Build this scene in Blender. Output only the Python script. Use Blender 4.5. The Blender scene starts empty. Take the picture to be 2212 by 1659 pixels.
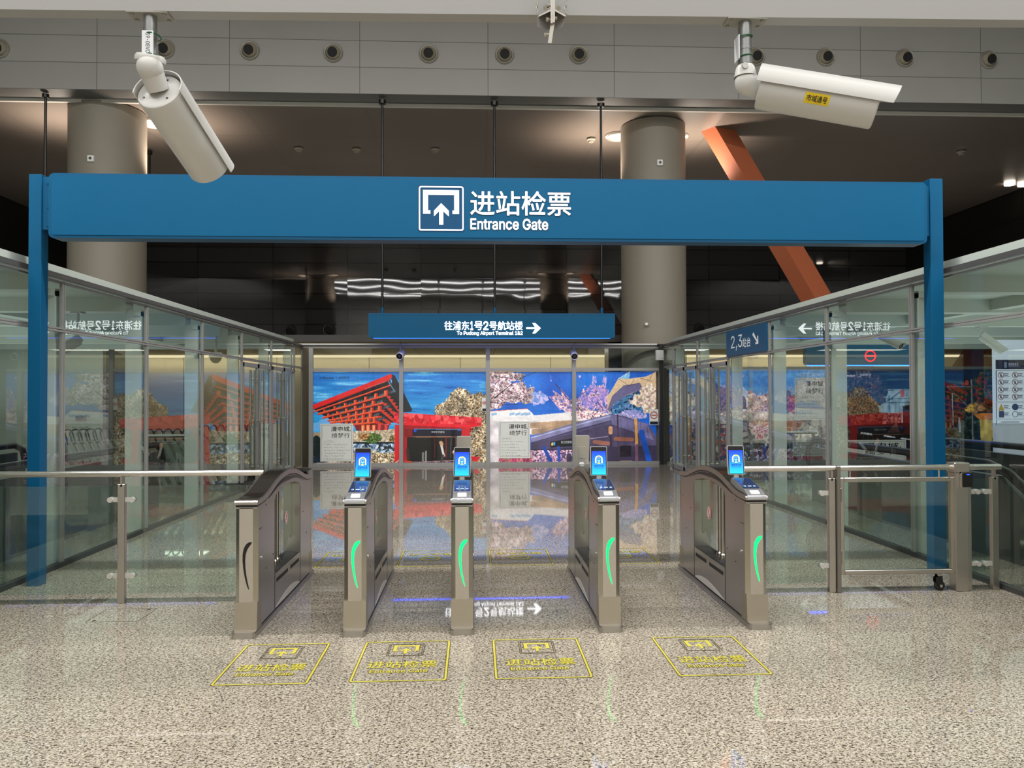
import bpy, bmesh, math, random
import numpy as np
from mathutils import Vector, Matrix
random.seed(7); RNG = np.random.default_rng(11)
C = bpy.context.scene.collection
PI = math.pi

# ---------------------------------------------------------------- camera
FPX = 1650.0; EYE = 1.6
yaw = math.atan(80/FPX); pit = math.atan(24/FPX); rol = 0.003
F = Vector((math.sin(yaw)*math.cos(pit), math.cos(yaw)*math.cos(pit), math.sin(pit)))
r0 = Vector((math.cos(yaw), -math.sin(yaw), 0)); u0 = r0.cross(F)
R = r0*math.cos(rol) - u0*math.sin(rol); U = r0*math.sin(rol) + u0*math.cos(rol)
cd = bpy.data.cameras.new('camera'); cam = bpy.data.objects.new('camera', cd); C.objects.link(cam)
cd.sensor_width = 36.0; cd.lens = FPX/2212*36.0; cd.clip_start = 0.05; cd.clip_end = 300
M = Matrix(((R.x, U.x, -F.x, 0), (R.y, U.y, -F.y, 0), (R.z, U.z, -F.z, EYE), (0, 0, 0, 1)))
cam.matrix_world = M
bpy.context.scene.camera = cam

def ray(px, py): return F + R*((px-1106)/FPX) - U*((py-829.5)/FPX)
def at(px, py, Y):            # survey helper: point of the photo on the plane y = Y, in metres
    d = ray(px, py); return Vector((0, 0, EYE)) + d*(Y/d.y)
def atX(px, py, X):
    d = ray(px, py); return Vector((0, 0, EYE)) + d*(X/d.x)
def floorpt(px, py, Z=0.0):
    d = ray(px, py); return Vector((0, 0, EYE)) + d*((Z-EYE)/d.z)

# ---------------------------------------------------------------- materials
def lin(c):
    def f(v): return v/12.92 if v <= 0.04045 else ((v+0.055)/1.055)**2.4
    return tuple(f(v/255.0) for v in c)
MATS = {}
def new_mat(name):
    m = bpy.data.materials.new(name); m.use_nodes = True; nt = m.node_tree
    return m, nt, nt.nodes, nt.links, nt.nodes['Principled BSDF']
def mat(name, rgb, rough=0.5, metal=0.0, emit=0.0, ergb=None, spec=0.5, noise=0.0, nscale=20.0, coat=0.0):
    if name in MATS: return MATS[name]
    m, nt, N, L, b = new_mat(name)
    col = lin(rgb)
    b.inputs['Base Color'].default_value = (*col, 1); b.inputs['Roughness'].default_value = rough
    b.inputs['Metallic'].default_value = metal; b.inputs['Specular IOR Level'].default_value = spec
    b.inputs['Coat Weight'].default_value = coat
    if emit:
        b.inputs['Emission Color'].default_value = (*lin(ergb or rgb), 1); b.inputs['Emission Strength'].default_value = emit
    if noise:
        tc = N.new('ShaderNodeTexCoord'); n = N.new('ShaderNodeTexNoise'); n.inputs['Scale'].default_value = nscale; n.inputs['Detail'].default_value = 4
        L.new(tc.outputs['Object'], n.inputs['Vector'])
        mr = N.new('ShaderNodeMapRange'); mr.inputs['To Min'].default_value = 1-noise; mr.inputs['To Max'].default_value = 1+noise
        L.new(n.outputs['Fac'], mr.inputs['Value'])
        mx = N.new('ShaderNodeVectorMath'); mx.operation = 'SCALE'; mx.inputs[0].default_value = col
        L.new(mr.outputs['Result'], mx.inputs['Scale']); L.new(mx.outputs['Vector'], b.inputs['Base Color'])
    MATS[name] = m; return m
def steel(name, rgb=(168, 160, 150), rough=0.3, axis=2, amt=0.12, bump=0.0):
    if name in MATS: return MATS[name]
    m, nt, N, L, b = new_mat(name)
    b.inputs['Metallic'].default_value = 1.0
    tc = N.new('ShaderNodeTexCoord'); mp = N.new('ShaderNodeMapping')
    sc = [70.0]*3; sc[axis] = 1.5; mp.inputs['Scale'].default_value = sc
    n = N.new('ShaderNodeTexNoise'); n.inputs['Scale'].default_value = 1.0; n.inputs['Detail'].default_value = 3
    L.new(tc.outputs['Object'], mp.inputs['Vector']); L.new(mp.outputs['Vector'], n.inputs['Vector'])
    mr = N.new('ShaderNodeMapRange'); mr.inputs['To Min'].default_value = rough-0.012; mr.inputs['To Max'].default_value = rough+0.012
    L.new(n.outputs['Fac'], mr.inputs['Value']); L.new(mr.outputs['Result'], b.inputs['Roughness'])
    n2 = N.new('ShaderNodeTexNoise'); n2.inputs['Scale'].default_value = 3.5; n2.inputs['Detail'].default_value = 3
    L.new(tc.outputs['Object'], n2.inputs['Vector'])
    mr2 = N.new('ShaderNodeMapRange'); mr2.inputs['To Min'].default_value = 1-amt; mr2.inputs['To Max'].default_value = 1+amt
    L.new(n2.outputs['Fac'], mr2.inputs['Value'])
    mx = N.new('ShaderNodeVectorMath'); mx.operation = 'SCALE'; mx.inputs[0].default_value = lin(rgb)
    L.new(mr2.outputs['Result'], mx.inputs['Scale']); L.new(mx.outputs['Vector'], b.inputs['Base Color'])
    MATS[name] = m; return m
def math_node(N, L, op, a, b=None):
    n = N.new('ShaderNodeMath'); n.operation = op
    for i, v in enumerate((a, b)):
        if v is None: continue
        if isinstance(v, (int, float)): n.inputs[i].default_value = v
        else: L.new(v, n.inputs[i])
    return n.outputs[0]
def panel_mat(name, rgb, line_rgb, axes, sizes, offs=(0, 0), line=0.006, rough=0.4, metal=0.0, spec=0.5, vary=0.06, wav=0.0, coat=0.0, noise=0.0):
    """flat panels with thin joints, laid out in metres on two world axes"""
    m, nt, N, L, b = new_mat(name)
    tc = N.new('ShaderNodeTexCoord'); sp = N.new('ShaderNodeSeparateXYZ'); L.new(tc.outputs['Object'], sp.inputs[0])
    masks = []; cells = []
    for ax, s, o in zip(axes, sizes, offs):
        u = math_node(N, L, 'DIVIDE', math_node(N, L, 'SUBTRACT', sp.outputs[ax], o), s)
        fr = math_node(N, L, 'FRACT', u)
        d = math_node(N, L, 'ABSOLUTE', math_node(N, L, 'SUBTRACT', fr, 0.5))
        masks.append(math_node(N, L, 'GREATER_THAN', d, 0.5-line/s)); cells.append(math_node(N, L, 'FLOOR', u))
    mask = math_node(N, L, 'MAXIMUM', masks[0], masks[1])
    cv = N.new('ShaderNodeCombineXYZ'); L.new(cells[0], cv.inputs[0]); L.new(cells[1], cv.inputs[1])
    wn = N.new('ShaderNodeTexWhiteNoise'); L.new(cv.outputs[0], wn.inputs['Vector'])
    mr = N.new('ShaderNodeMapRange'); mr.inputs['To Min'].default_value = 1-vary; mr.inputs['To Max'].default_value = 1+vary
    L.new(wn.outputs['Value'], mr.inputs['Value'])
    base = mr.outputs['Result']
    if noise:
        nn = N.new('ShaderNodeTexNoise'); nn.inputs['Scale'].default_value = 0.5; nn.inputs['Detail'].default_value = 5
        L.new(tc.outputs['Object'], nn.inputs['Vector'])
        m3 = N.new('ShaderNodeMapRange'); m3.inputs['To Min'].default_value = 1-noise; m3.inputs['To Max'].default_value = 1+noise
        L.new(nn.outputs['Fac'], m3.inputs['Value']); base = math_node(N, L, 'MULTIPLY', base, m3.outputs['Result'])
    mx = N.new('ShaderNodeVectorMath'); mx.operation = 'SCALE'; mx.inputs[0].default_value = lin(rgb); L.new(base, mx.inputs['Scale'])
    mix = N.new('ShaderNodeMix'); mix.data_type = 'RGBA'; L.new(mask, mix.inputs['Factor'])
    L.new(mx.outputs['Vector'], mix.inputs[6]); mix.inputs[7].default_value = (*lin(line_rgb), 1)
    L.new(mix.outputs[2], b.inputs['Base Color'])
    b.inputs['Roughness'].default_value = rough; b.inputs['Metallic'].default_value = metal; b.inputs['Specular IOR Level'].default_value = spec
    b.inputs['Coat Weight'].default_value = coat
    if wav:
        mp = N.new('ShaderNodeVectorMath'); mp.operation = 'ADD'
        sc = N.new('ShaderNodeVectorMath'); sc.operation = 'SCALE'; L.new(wn.outputs['Color'], sc.inputs[0]); sc.inputs['Scale'].default_value = 40
        L.new(tc.outputs['Object'], mp.inputs[0]); L.new(sc.outputs[0], mp.inputs[1])
        n = N.new('ShaderNodeTexNoise'); n.inputs['Scale'].default_value = 0.55; n.inputs['Detail'].default_value = 1.0
        L.new(mp.outputs[0], n.inputs['Vector'])
        bp = N.new('ShaderNodeBump'); bp.inputs['Strength'].default_value = 1.0; bp.inputs['Distance'].default_value = wav
        L.new(n.outputs['Fac'], bp.inputs['Height']); L.new(bp.outputs[0], b.inputs['Normal'])
    return m
def glass(name, tint=(0.86, 0.93, 0.90), f0=0.06, power=4.4, gain=0.92):
    m = bpy.data.materials.new(name); m.use_nodes = True; nt = m.node_tree; N = nt.nodes; L = nt.links
    N.remove(N['Principled BSDF'])
    lw = N.new('ShaderNodeLayerWeight'); lw.inputs['Blend'].default_value = 0.5
    p = math_node(N, L, 'POWER', lw.outputs['Facing'], power)
    f = math_node(N, L, 'ADD', math_node(N, L, 'MULTIPLY', p, gain), f0)
    t = N.new('ShaderNodeBsdfTransparent'); t.inputs[0].default_value = (*tint, 1)
    g = N.new('ShaderNodeBsdfGlossy'); g.inputs['Roughness'].default_value = 0.0; g.inputs['Color'].default_value = (0.93, 1.0, 0.96, 1)
    mx = N.new('ShaderNodeMixShader'); L.new(f, mx.inputs[0]); L.new(t.outputs[0], mx.inputs[1]); L.new(g.outputs[0], mx.inputs[2])
    L.new(mx.outputs[0], N['Material Output'].inputs['Surface'])
    return m

def granite():
    m, nt, N, L, b = new_mat('polished_granite')
    tc = N.new('ShaderNodeTexCoord'); sp = N.new('ShaderNodeSeparateXYZ'); L.new(tc.outputs['Object'], sp.inputs[0])
    mp = N.new('ShaderNodeMapping'); mp.inputs['Scale'].default_value = (0.8, 1.25, 1); L.new(tc.outputs['Object'], mp.inputs['Vector'])
    def ramp(src, stops):
        r = N.new('ShaderNodeValToRGB'); e = r.color_ramp.elements
        while len(e) < len(stops): e.new(0.5)
        for el, (p, c) in zip(e, stops): el.position = p; el.color = (*lin(c), 1)
        L.new(src, r.inputs[0]); return r.outputs[0]
    n1 = N.new('ShaderNodeTexNoise'); n1.inputs['Scale'].default_value = 95; n1.inputs['Detail'].default_value = 3.0; n1.inputs['Roughness'].default_value = 0.62; n1.inputs['Distortion'].default_value = 0.8
    L.new(mp.outputs[0], n1.inputs['Vector'])
    c1 = ramp(n1.outputs['Fac'], [(0.385, (56, 51, 45)), (0.445, (98, 92, 83)), (0.495, (157, 151, 141)), (0.62, (177, 171, 161)), (0.70, (198, 193, 184))])
    n2 = N.new('ShaderNodeTexNoise'); n2.inputs['Scale'].default_value = 28; n2.inputs['Detail'].default_value = 2
    L.new(mp.outputs[0], n2.inputs['Vector'])
    c2 = ramp(n2.outputs['Fac'], [(0.3, (232, 226, 214)), (0.5, (248, 244, 236)), (0.7, (255, 253, 248))])
    mu = N.new('ShaderNodeMix'); mu.data_type = 'RGBA'; mu.blend_type = 'MULTIPLY'; mu.inputs['Factor'].default_value = 1
    L.new(c1, mu.inputs[6]); L.new(c2, mu.inputs[7])
    masks = []; cells = []
    for ax, s, o in ((0, 0.93, -0.44), (1, 0.93, 6.03)):
        u = math_node(N, L, 'DIVIDE', math_node(N, L, 'SUBTRACT', sp.outputs[ax], o), s)
        d = math_node(N, L, 'ABSOLUTE', math_node(N, L, 'SUBTRACT', math_node(N, L, 'FRACT', u), 0.5))
        masks.append(math_node(N, L, 'GREATER_THAN', d, 0.5-0.0016/s)); cells.append(math_node(N, L, 'FLOOR', u))
    mask = math_node(N, L, 'MULTIPLY', math_node(N, L, 'MAXIMUM', masks[0], masks[1]), 0.55)
    cv = N.new('ShaderNodeCombineXYZ'); L.new(cells[0], cv.inputs[0]); L.new(cells[1], cv.inputs[1])
    wn = N.new('ShaderNodeTexWhiteNoise'); L.new(cv.outputs[0], wn.inputs['Vector'])
    mr = N.new('ShaderNodeMapRange'); mr.inputs['To Min'].default_value = 0.93; mr.inputs['To Max'].default_value = 1.04; L.new(wn.outputs['Value'], mr.inputs['Value'])
    sc = N.new('ShaderNodeVectorMath'); sc.operation = 'SCALE'; L.new(mu.outputs[2], sc.inputs[0]); L.new(mr.outputs['Result'], sc.inputs['Scale'])
    mix = N.new('ShaderNodeMix'); mix.data_type = 'RGBA'; L.new(mask, mix.inputs['Factor']); L.new(sc.outputs[0], mix.inputs[6]); mix.inputs[7].default_value = (0.06, 0.05, 0.04, 1)
    L.new(mix.outputs[2], b.inputs['Base Color'])
    b.inputs['Roughness'].default_value = 0.028; b.inputs['IOR'].default_value = 1.36
    # faint per-slab tilt so reflections break up like laid stone
    n3 = N.new('ShaderNodeTexNoise'); n3.inputs['Scale'].default_value = 1.3; L.new(tc.outputs['Object'], n3.inputs['Vector'])
    bp = N.new('ShaderNodeBump'); bp.inputs['Strength'].default_value = 0.15; bp.inputs['Distance'].default_value = 0.0006
    L.new(n3.outputs['Fac'], bp.inputs['Height']); L.new(bp.outputs[0], b.inputs['Normal'])
    return m

# ---------------------------------------------------------------- objects
def tag(o, label=None, cat=None, group=None, kind=None):
    if label: o['label'] = label
    if cat: o['category'] = cat
    if group: o['group'] = group
    if kind: o['kind'] = kind
    return o
def wloc(o):
    v = Vector((0, 0, 0))
    while o: v += Vector(o.location); o = o.parent
    return v
def thing(name, label, cat, loc=(0, 0, 0), group=None):
    o = bpy.data.objects.new(name, None); C.objects.link(o); o.location = loc; o.empty_display_size = 0.1
    return tag(o, label, cat, group)
def link_mesh(name, me, m, parent=None, label=None):
    o = bpy.data.objects.new(name, me); C.objects.link(o)
    if m is not None:
        if len(me.materials): me.materials.clear()
        for mm in (m if isinstance(m, (list, tuple)) else [m]): me.materials.append(mm)
    if parent: o.parent = parent
    if label: o['label'] = label
    return o

class MB:
    def __init__(s): s.v = []; s.f = []; s.sm = []; s.mi = []
    def _add(s, vs, fs, smooth=False, mi=0):
        k = len(s.v); s.v += [tuple(v) for v in vs]; s.f += [tuple(i+k for i in f) for f in fs]
        s.sm += [smooth]*len(fs); s.mi += [mi]*len(fs); return s
    def box(s, a, b, mi=0):
        x0, x1 = sorted((a[0], b[0])); y0, y1 = sorted((a[1], b[1])); z0, z1 = sorted((a[2], b[2]))
        vs = [(x, y, z) for z in (z0, z1) for y in (y0, y1) for x in (x0, x1)]
        return s._add(vs, [(0, 2, 3, 1), (4, 5, 7, 6), (0, 1, 5, 4), (2, 6, 7, 3), (0, 4, 6, 2), (1, 3, 7, 5)], mi=mi)
    def bbox(s, a, b, r=0.004, mi=0):          # box with chamfered edges
        bm = bmesh.new(); MB().box(a, b)._to(bm)
        bmesh.ops.bevel(bm, geom=bm.edges[:], offset=r, segments=1, affect='EDGES')
        s._from(bm, False, mi); bm.free(); return s
    def _to(s, bm):
        vs = [bm.verts.new(v) for v in s.v]
        for f in s.f: bm.faces.new([vs[i] for i in f])
    def _from(s, bm, smooth=False, mi=0):
        bm.verts.index_update(); s._add([v.co[:] for v in bm.verts], [[v.index for v in f.verts] for f in bm.faces], smooth, mi)
    def cyl(s, p, q, r, r2=None, n=20, cap=True, mi=0):
        p = Vector(p); q = Vector(q); d = (q-p).normalized(); r2 = r if r2 is None else r2
        a = d.orthogonal().normalized(); b = d.cross(a)
        vs = []
        for c, rr in ((p, r), (q, r2)):
            for i in range(n): t = 2*PI*i/n; vs.append(c+a*(rr*math.cos(t))+b*(rr*math.sin(t)))
        s._add(vs, [(i, (i+1) % n, n+(i+1) % n, n+i) for i in range(n)], True, mi)
        if cap: s._add(vs[:n], [tuple(range(n-1, -1, -1))], False, mi); s._add(vs[n:], [tuple(range(n))], False, mi)
        return s
    def tube(s, pts, r, n=10, mi=0, closed=False):
        pts = [Vector(p) for p in pts]; rings = []; m = len(pts); ref = None
        for i, p in enumerate(pts):
            if closed: d = (pts[(i+1) % m]-pts[i-1]).normalized()
            else: d = ((pts[i+1] if i < m-1 else p)-(pts[i-1] if i else p)).normalized()
            if ref is None: a = d.orthogonal().normalized()
            else: a = (ref-d*ref.dot(d)).normalized()
            ref = a; b = d.cross(a); rings.append([p+a*(r*math.cos(2*PI*j/n))+b*(r*math.sin(2*PI*j/n)) for j in range(n)])
        vs = [v for ring in rings for v in ring]; fs = []
        for i in range(m if closed else m-1):
            k = (i+1) % m
            for j in range(n): fs.append((i*n+j, i*n+(j+1) % n, k*n+(j+1) % n, k*n+j))
        s._add(vs, fs, True, mi)
        if not closed: s._add(rings[0], [tuple(range(n-1, -1, -1))], False, mi); s._add(rings[-1], [tuple(range(n))], False, mi)
        return s
    def prism(s, poly, o, ax, ay, az, depth, mi=0, smooth=False):
        """poly in (u,v) on axes ax, ay from origin o, extruded by depth along az (centred when depth is a pair)"""
        o = Vector(o); ax = Vector(ax); ay = Vector(ay); az = Vector(az)
        d0, d1 = depth if isinstance(depth, tuple) else (0, depth)
        A = [o+ax*u+ay*v+az*d0 for u, v in poly]; B = [o+ax*u+ay*v+az*d1 for u, v in poly]; n = len(poly)
        s._add(A+B, [(i, (i+1) % n, n+(i+1) % n, n+i) for i in range(n)], smooth, mi)
        s._add(A+B, [tuple(range(n-1, -1, -1)), tuple(range(n, 2*n))], False, mi); return s
    def strip(s, lo, hi, o, ax, ay, az, depth, mi=0):
        """solid between two polylines with matching stations (curved bands)"""
        d0, d1 = depth; n = len(lo); o = Vector(o); ax = Vector(ax); ay = Vector(ay); az = Vector(az)
        P = lambda c, d: o+ax*c[0]+ay*c[1]+az*d
        vs = [P(c, d0) for c in lo]+[P(c, d0) for c in hi]+[P(c, d1) for c in lo]+[P(c, d1) for c in hi]; fs = []
        for i in range(n-1):
            fs += [(i, i+1, n+i+1, n+i), (2*n+i, 3*n+i, 3*n+i+1, 2*n+i+1)]
        s._add(vs, fs, False, mi)
        fs = [(i, 2*n+i, 2*n+i+1, i+1) for i in range(n-1)]+[(n+i, n+i+1, 3*n+i+1, 3*n+i) for i in range(n-1)]
        s._add(vs, fs, True, mi)
        s._add(vs, [(0, n, 3*n, 2*n), (n-1, 3*n-1, 4*n-1, 2*n-1)], False, mi); return s
    def sphere(s, c, r, n=20, m=12, sc=(1, 1, 1), mi=0):
        c = Vector(c); vs = []; fs = []
        for i in range(m+1):
            th = PI*i/m
            for j in range(n): ph = 2*PI*j/n; vs.append((c.x+r*sc[0]*math.sin(th)*math.cos(ph), c.y+r*sc[1]*math.sin(th)*math.sin(ph), c.z+r*sc[2]*math.cos(th)))
        for i in range(m):
            for j in range(n): fs.append((i*n+j, (i+1)*n+j, (i+1)*n+(j+1) % n, i*n+(j+1) % n))
        return s._add(vs, fs, True, mi)
    def lathe(s, prof, p, d, n=28, mi=0, smooth=True):
        """prof: (radius, distance along d) pairs"""
        p = Vector(p); d = Vector(d).normalized(); a = d.orthogonal().normalized(); b = d.cross(a); vs = []; fs = []
        for r, t in prof:
            for j in range(n): ph = 2*PI*j/n; vs.append(p+d*t+a*(r*math.cos(ph))+b*(r*math.sin(ph)))
        for i in range(len(prof)-1):
            for j in range(n): fs.append((i*n+j, i*n+(j+1) % n, (i+1)*n+(j+1) % n, (i+1)*n+j))
        return s._add(vs, fs, smooth, mi)
    def quad(s, a, b, c, d, mi=0): return s._add([a, b, c, d], [(0, 1, 2, 3)], False, mi)
    def ngon(s, pts, mi=0): return s._add(pts, [tuple(range(len(pts)))], False, mi)
    def build(s, name, m, parent=None, label=None, local=False, recalc=True):
        off = Vector((0, 0, 0)) if (local or parent is None) else wloc(parent)
        me = bpy.data.meshes.new(name)
        me.from_pydata([(v[0]-off.x, v[1]-off.y, v[2]-off.z) for v in s.v], [], s.f)
        me.polygons.foreach_set('use_smooth', s.sm); me.polygons.foreach_set('material_index', s.mi)
        if recalc:
            bm = bmesh.new(); bm.from_mesh(me); bmesh.ops.remove_doubles(bm, verts=bm.verts, dist=1e-6)
            bmesh.ops.recalc_face_normals(bm, faces=bm.faces); bm.to_mesh(me); bm.free()
        if any(s.sm): me.set_sharp_from_angle(angle=math.radians(38))
        me.update()
        return link_mesh(name, me, m, parent, label)

try:      # the clean sans serif that ships inside Blender itself; the built-in font otherwise
    import os
    SANS = bpy.data.fonts.load(os.path.join(bpy.utils.system_resource('DATAFILES'), 'fonts', 'Inter.woff2'))
except Exception: SANS = None
def text_mesh(body, bold=0.0, space=1.0):
    c = bpy.data.curves.new('txt', 'FONT'); c.body = body
    if SANS and body.isascii(): c.font = SANS
    c.body = body; c.size = 1.0; c.space_character = space
    c.resolution_u = 3
    o = bpy.data.objects.new('txt', c); C.objects.link(o)
    dg = bpy.context.evaluated_depsgraph_get(); dg.update()
    me = bpy.data.meshes.new_from_object(o.evaluated_get(dg))
    bpy.data.objects.remove(o); bpy.data.curves.remove(c)
    return me
def text(name, body, o, ax, ay, w, h, m, parent=None, bold=0.0, lift=0.0, local=False, mirror=False, slant=0.0, space=1.0):
    """flat lettering, lower-left corner at o, filling w x h metres along ax / ay"""
    me = text_mesh(body, bold, space); n = len(me.vertices); co = np.empty(n*3); me.vertices.foreach_get('co', co); co = co.reshape(-1, 3)
    mn = co.min(0); mx = co.max(0); o = Vector(o); ax = Vector(ax).normalized(); ay = Vector(ay).normalized(); nz = ax.cross(ay)
    off = Vector((0, 0, 0)) if (local or parent is None) else wloc(parent)
    # strokes are thickened by merging the outlines shifted a little each way
    sh = [(0, 0)] if bold <= 0 else [(0, 0), (bold, 0), (-bold, 0), (0, bold), (0, -bold), (bold*.7, bold*.7), (-bold*.7, -bold*.7), (bold*.7, -bold*.7), (-bold*.7, bold*.7)]
    A = np.array(ax); B = np.array(ay); parts = []
    for k, (dx, dy) in enumerate(sh):
        X_ = co[:, 0]+dx; Y_ = co[:, 1]+dy; b_ = max(bold, 0)
        u = (X_-mn[0]+b_)/(mx[0]-mn[0]+2*b_)*w; v = (Y_-mn[1]+b_)/(mx[1]-mn[1]+2*b_)*h; u = u+slant*v
        parts.append(np.array(o+nz*(lift+k*2e-5)-off)+u[:, None]*A+v[:, None]*B)
    polys = [tuple(p.vertices) for p in me.polygons]; bpy.data.meshes.remove(me)
    me = bpy.data.meshes.new(name); me.from_pydata(np.concatenate(parts).tolist(), [], [tuple(i+k*n for i in p) for k in range(len(sh)) for p in polys]); me.update()
    return link_mesh(name, me, m, parent)

def rrect(w, h, r, n=5):
    pts = []
    for cx, cy, a0 in ((w/2-r, h/2-r, 0), (-w/2+r, h/2-r, 90), (-w/2+r, -h/2+r, 180), (w/2-r, -h/2+r, 270)):
        for i in range(n+1): a = math.radians(a0+90*i/n); pts.append((cx+r*math.cos(a), cy+r*math.sin(a)))
    return pts
def ring_faces(mb, outer, inner, o, ax, ay, lift=0.0, mi=0):
    o = Vector(o); ax = Vector(ax); ay = Vector(ay); nz = ax.cross(ay); n = len(outer)
    vs = [o+ax*u+ay*v+nz*lift for u, v in outer]+[o+ax*u+ay*v+nz*lift for u, v in inner]
    mb._add(vs, [(i, (i+1) % n, n+(i+1) % n, n+i) for i in range(n)], False, mi)
def flat(mb, pts, o, ax, ay, lift=0.0, mi=0):
    o = Vector(o); ax = Vector(ax); ay = Vector(ay); nz = ax.cross(ay)
    mb.ngon([o+ax*u+ay*v+nz*lift for u, v in pts], mi)
def copy_tree(o, parent=None):
    c = o.copy(); C.objects.link(c); c.parent = parent
    for ch in list(o.children): copy_tree(ch, c)
    return c
X3 = Vector((1, 0, 0)); Y3 = Vector((0, 1, 0)); Z3 = Vector((0, 0, 1))

# shared materials
M_ST = steel('brushed_steel', (196, 191, 183), 0.30)
M_STH = steel('brushed_steel_tube', (226, 222, 216), 0.22, axis=0)
M_STD = steel('dark_brushed_steel', (156, 151, 145), 0.34)
M_STL = mat('pale_polished_steel', (200, 196, 190), 0.18, 1.0)
M_CHR = mat('chrome', (215, 212, 206), 0.08, 1.0)
M_BLUE = mat('sign_blue', (0, 84, 124), 0.45, noise=0.03, nscale=3, spec=0.2)
M_BLUE_D = mat('post_blue', (0, 80, 120), 0.4, spec=0.25)
M_WHITE_E = mat('lit_white_lettering', (250, 250, 252), 0.5, emit=1.15)
M_BLK = mat('black_plastic', (14, 14, 15), 0.35)
M_RUB = mat('black_rubber', (18, 18, 18), 0.5)
M_GREY_A = mat('grey_aluminium', (156, 155, 153), 0.42, 0.2)
M_RAIL = mat('rail_aluminium', (92, 91, 89), 0.42, 0.2)
M_GREY_D = mat('dark_grey_aluminium', (70, 70, 69), 0.45, 0.3)
M_FIN = mat('pale_painted_steel', (200, 206, 200), 0.5, noise=0.04, nscale=2)
M_CREAM = mat('cream_white_housing', (196, 196, 193), 0.38)
M_GLASS = glass('partition_glass')
M_GLASS_R = glass('railing_glass', (0.84, 0.92, 0.89), f0=0.06, power=5.0, gain=0.94)
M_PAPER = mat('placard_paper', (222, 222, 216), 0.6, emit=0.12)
M_INK = mat('placard_ink', (22, 22, 22), 0.6)
# ================================================================ THE SETTING
XL, XR = -3.9, 4.33           # side partitions
YB = 17.45                    # end screen
M_FLOOR = granite()
fb = MB()
# floor plates leave two openings for the escalator wells
for x0, x1, y0, y1 in ((-16, -6.6, -14, 31), (-6.6, -4.68, -14, 1.5), (-6.6, -4.68, 7.6, 31), (-4.68, 5.18, -14, 31), (5.18, 7.1, -14, 1.5), (5.18, 7.1, 7.6, 31), (7.1, 18, -14, 31)):
    fb.quad((x0, y0, 0), (x1, y0, 0), (x1, y1, 0), (x0, y1, 0))
tag(fb.build('floor', M_FLOOR), kind='structure')
M_PIT = mat('well_concrete', (58, 60, 58), 0.8)
for i, (x0, x1) in enumerate(((-6.6, -4.68), (5.18, 7.1))):
    b = MB(); b.quad((x0, 1.5, -3), (x1, 1.5, -3), (x1, 7.6, -3), (x0, 7.6, -3))
    b.quad((x0, 1.5, -3), (x0, 7.6, -3), (x0, 7.6, 0), (x0, 1.5, 0)); b.quad((x1, 1.5, -3), (x1, 7.6, -3), (x1, 7.6, 0), (x1, 1.5, 0))
    b.quad((x0, 1.5, -3), (x1, 1.5, -3), (x1, 1.5, 0), (x0, 1.5, 0)); b.quad((x0, 7.6, -3), (x1, 7.6, -3), (x1, 7.6, 0), (x0, 7.6, 0))
    tag(b.build('floor_well', M_PIT), kind='structure')

M_JET = panel_mat('jet_wall_panels', (152, 150, 146), (92, 91, 88), (0, 2), (2.78, 0.58), (0.30, 8.14), line=0.007, rough=0.5, vary=0.05, noise=0.12)
M_CEIL = panel_mat('rear_ceiling_panels', (112, 103, 95), (90, 82, 76), (0, 1), (2.78, 2.4), (0.3, 17.0), line=0.008, rough=0.33, vary=0.04, spec=0.7, noise=0.08)
M_FARW = panel_mat('black_glass_panels', (50, 50, 52), (6, 6, 6), (0, 2), (2.86, 0.6), (-2.1, 3.77), line=0.022, rough=0.03, spec=0.9, vary=0.22, wav=0.007)
M_DARKW = panel_mat('dark_side_panels', (26, 24, 22), (10, 10, 10), (1, 2), (2.6, 0.9), (0, 0), line=0.02, rough=0.3, vary=0.15)
b = MB(); b.box((-16, 16.6, 8.14), (18, 17.13, 12.2)); tag(b.build('wall_upper', M_JET), kind='structure')
b = MB(); b.box((-16, 17.13, 8.07), (18, 17.2, 8.14)); tag(b.build('trim_1', mat('soffit_trim', (196, 192, 184), 0.5)), kind='structure')
b = MB(); b.box((-16, 17.13, 8.14), (18, 31, 8.5)); tag(b.build('ceiling', M_CEIL), kind='structure')
b = MB(); b.box((-16, 30, 0), (18, 30.3, 8.12)); tag(b.build('wall_back', M_FARW), kind='structure')
b = MB(); b.box((-15.6, -14, 0), (-15.4, 30, 12.2)); tag(b.build('wall_left', M_DARKW), kind='structure')
b = MB(); b.box((17.4, -14, 0), (17.6, 30, 12.2)); tag(b.build('wall_right', M_DARKW), kind='structure')
b = MB(); b.box((-16, -14.3, 0), (18, -14, 12.2)); tag(b.build('wall_front', panel_mat('hall_wall', (214, 212, 208), (120, 118, 114), (0, 2), (2.4, 1.2), rough=0.6)), kind='structure')
b = MB(); b.box((-16, -14, 12.2), (18, 17, 12.5)); tag(b.build('ceiling_hall', panel_mat('hall_ceiling', (190, 188, 184), (60, 60, 60), (0, 1), (3, 1.2), line=0.05, rough=0.6)), kind='structure')

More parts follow.
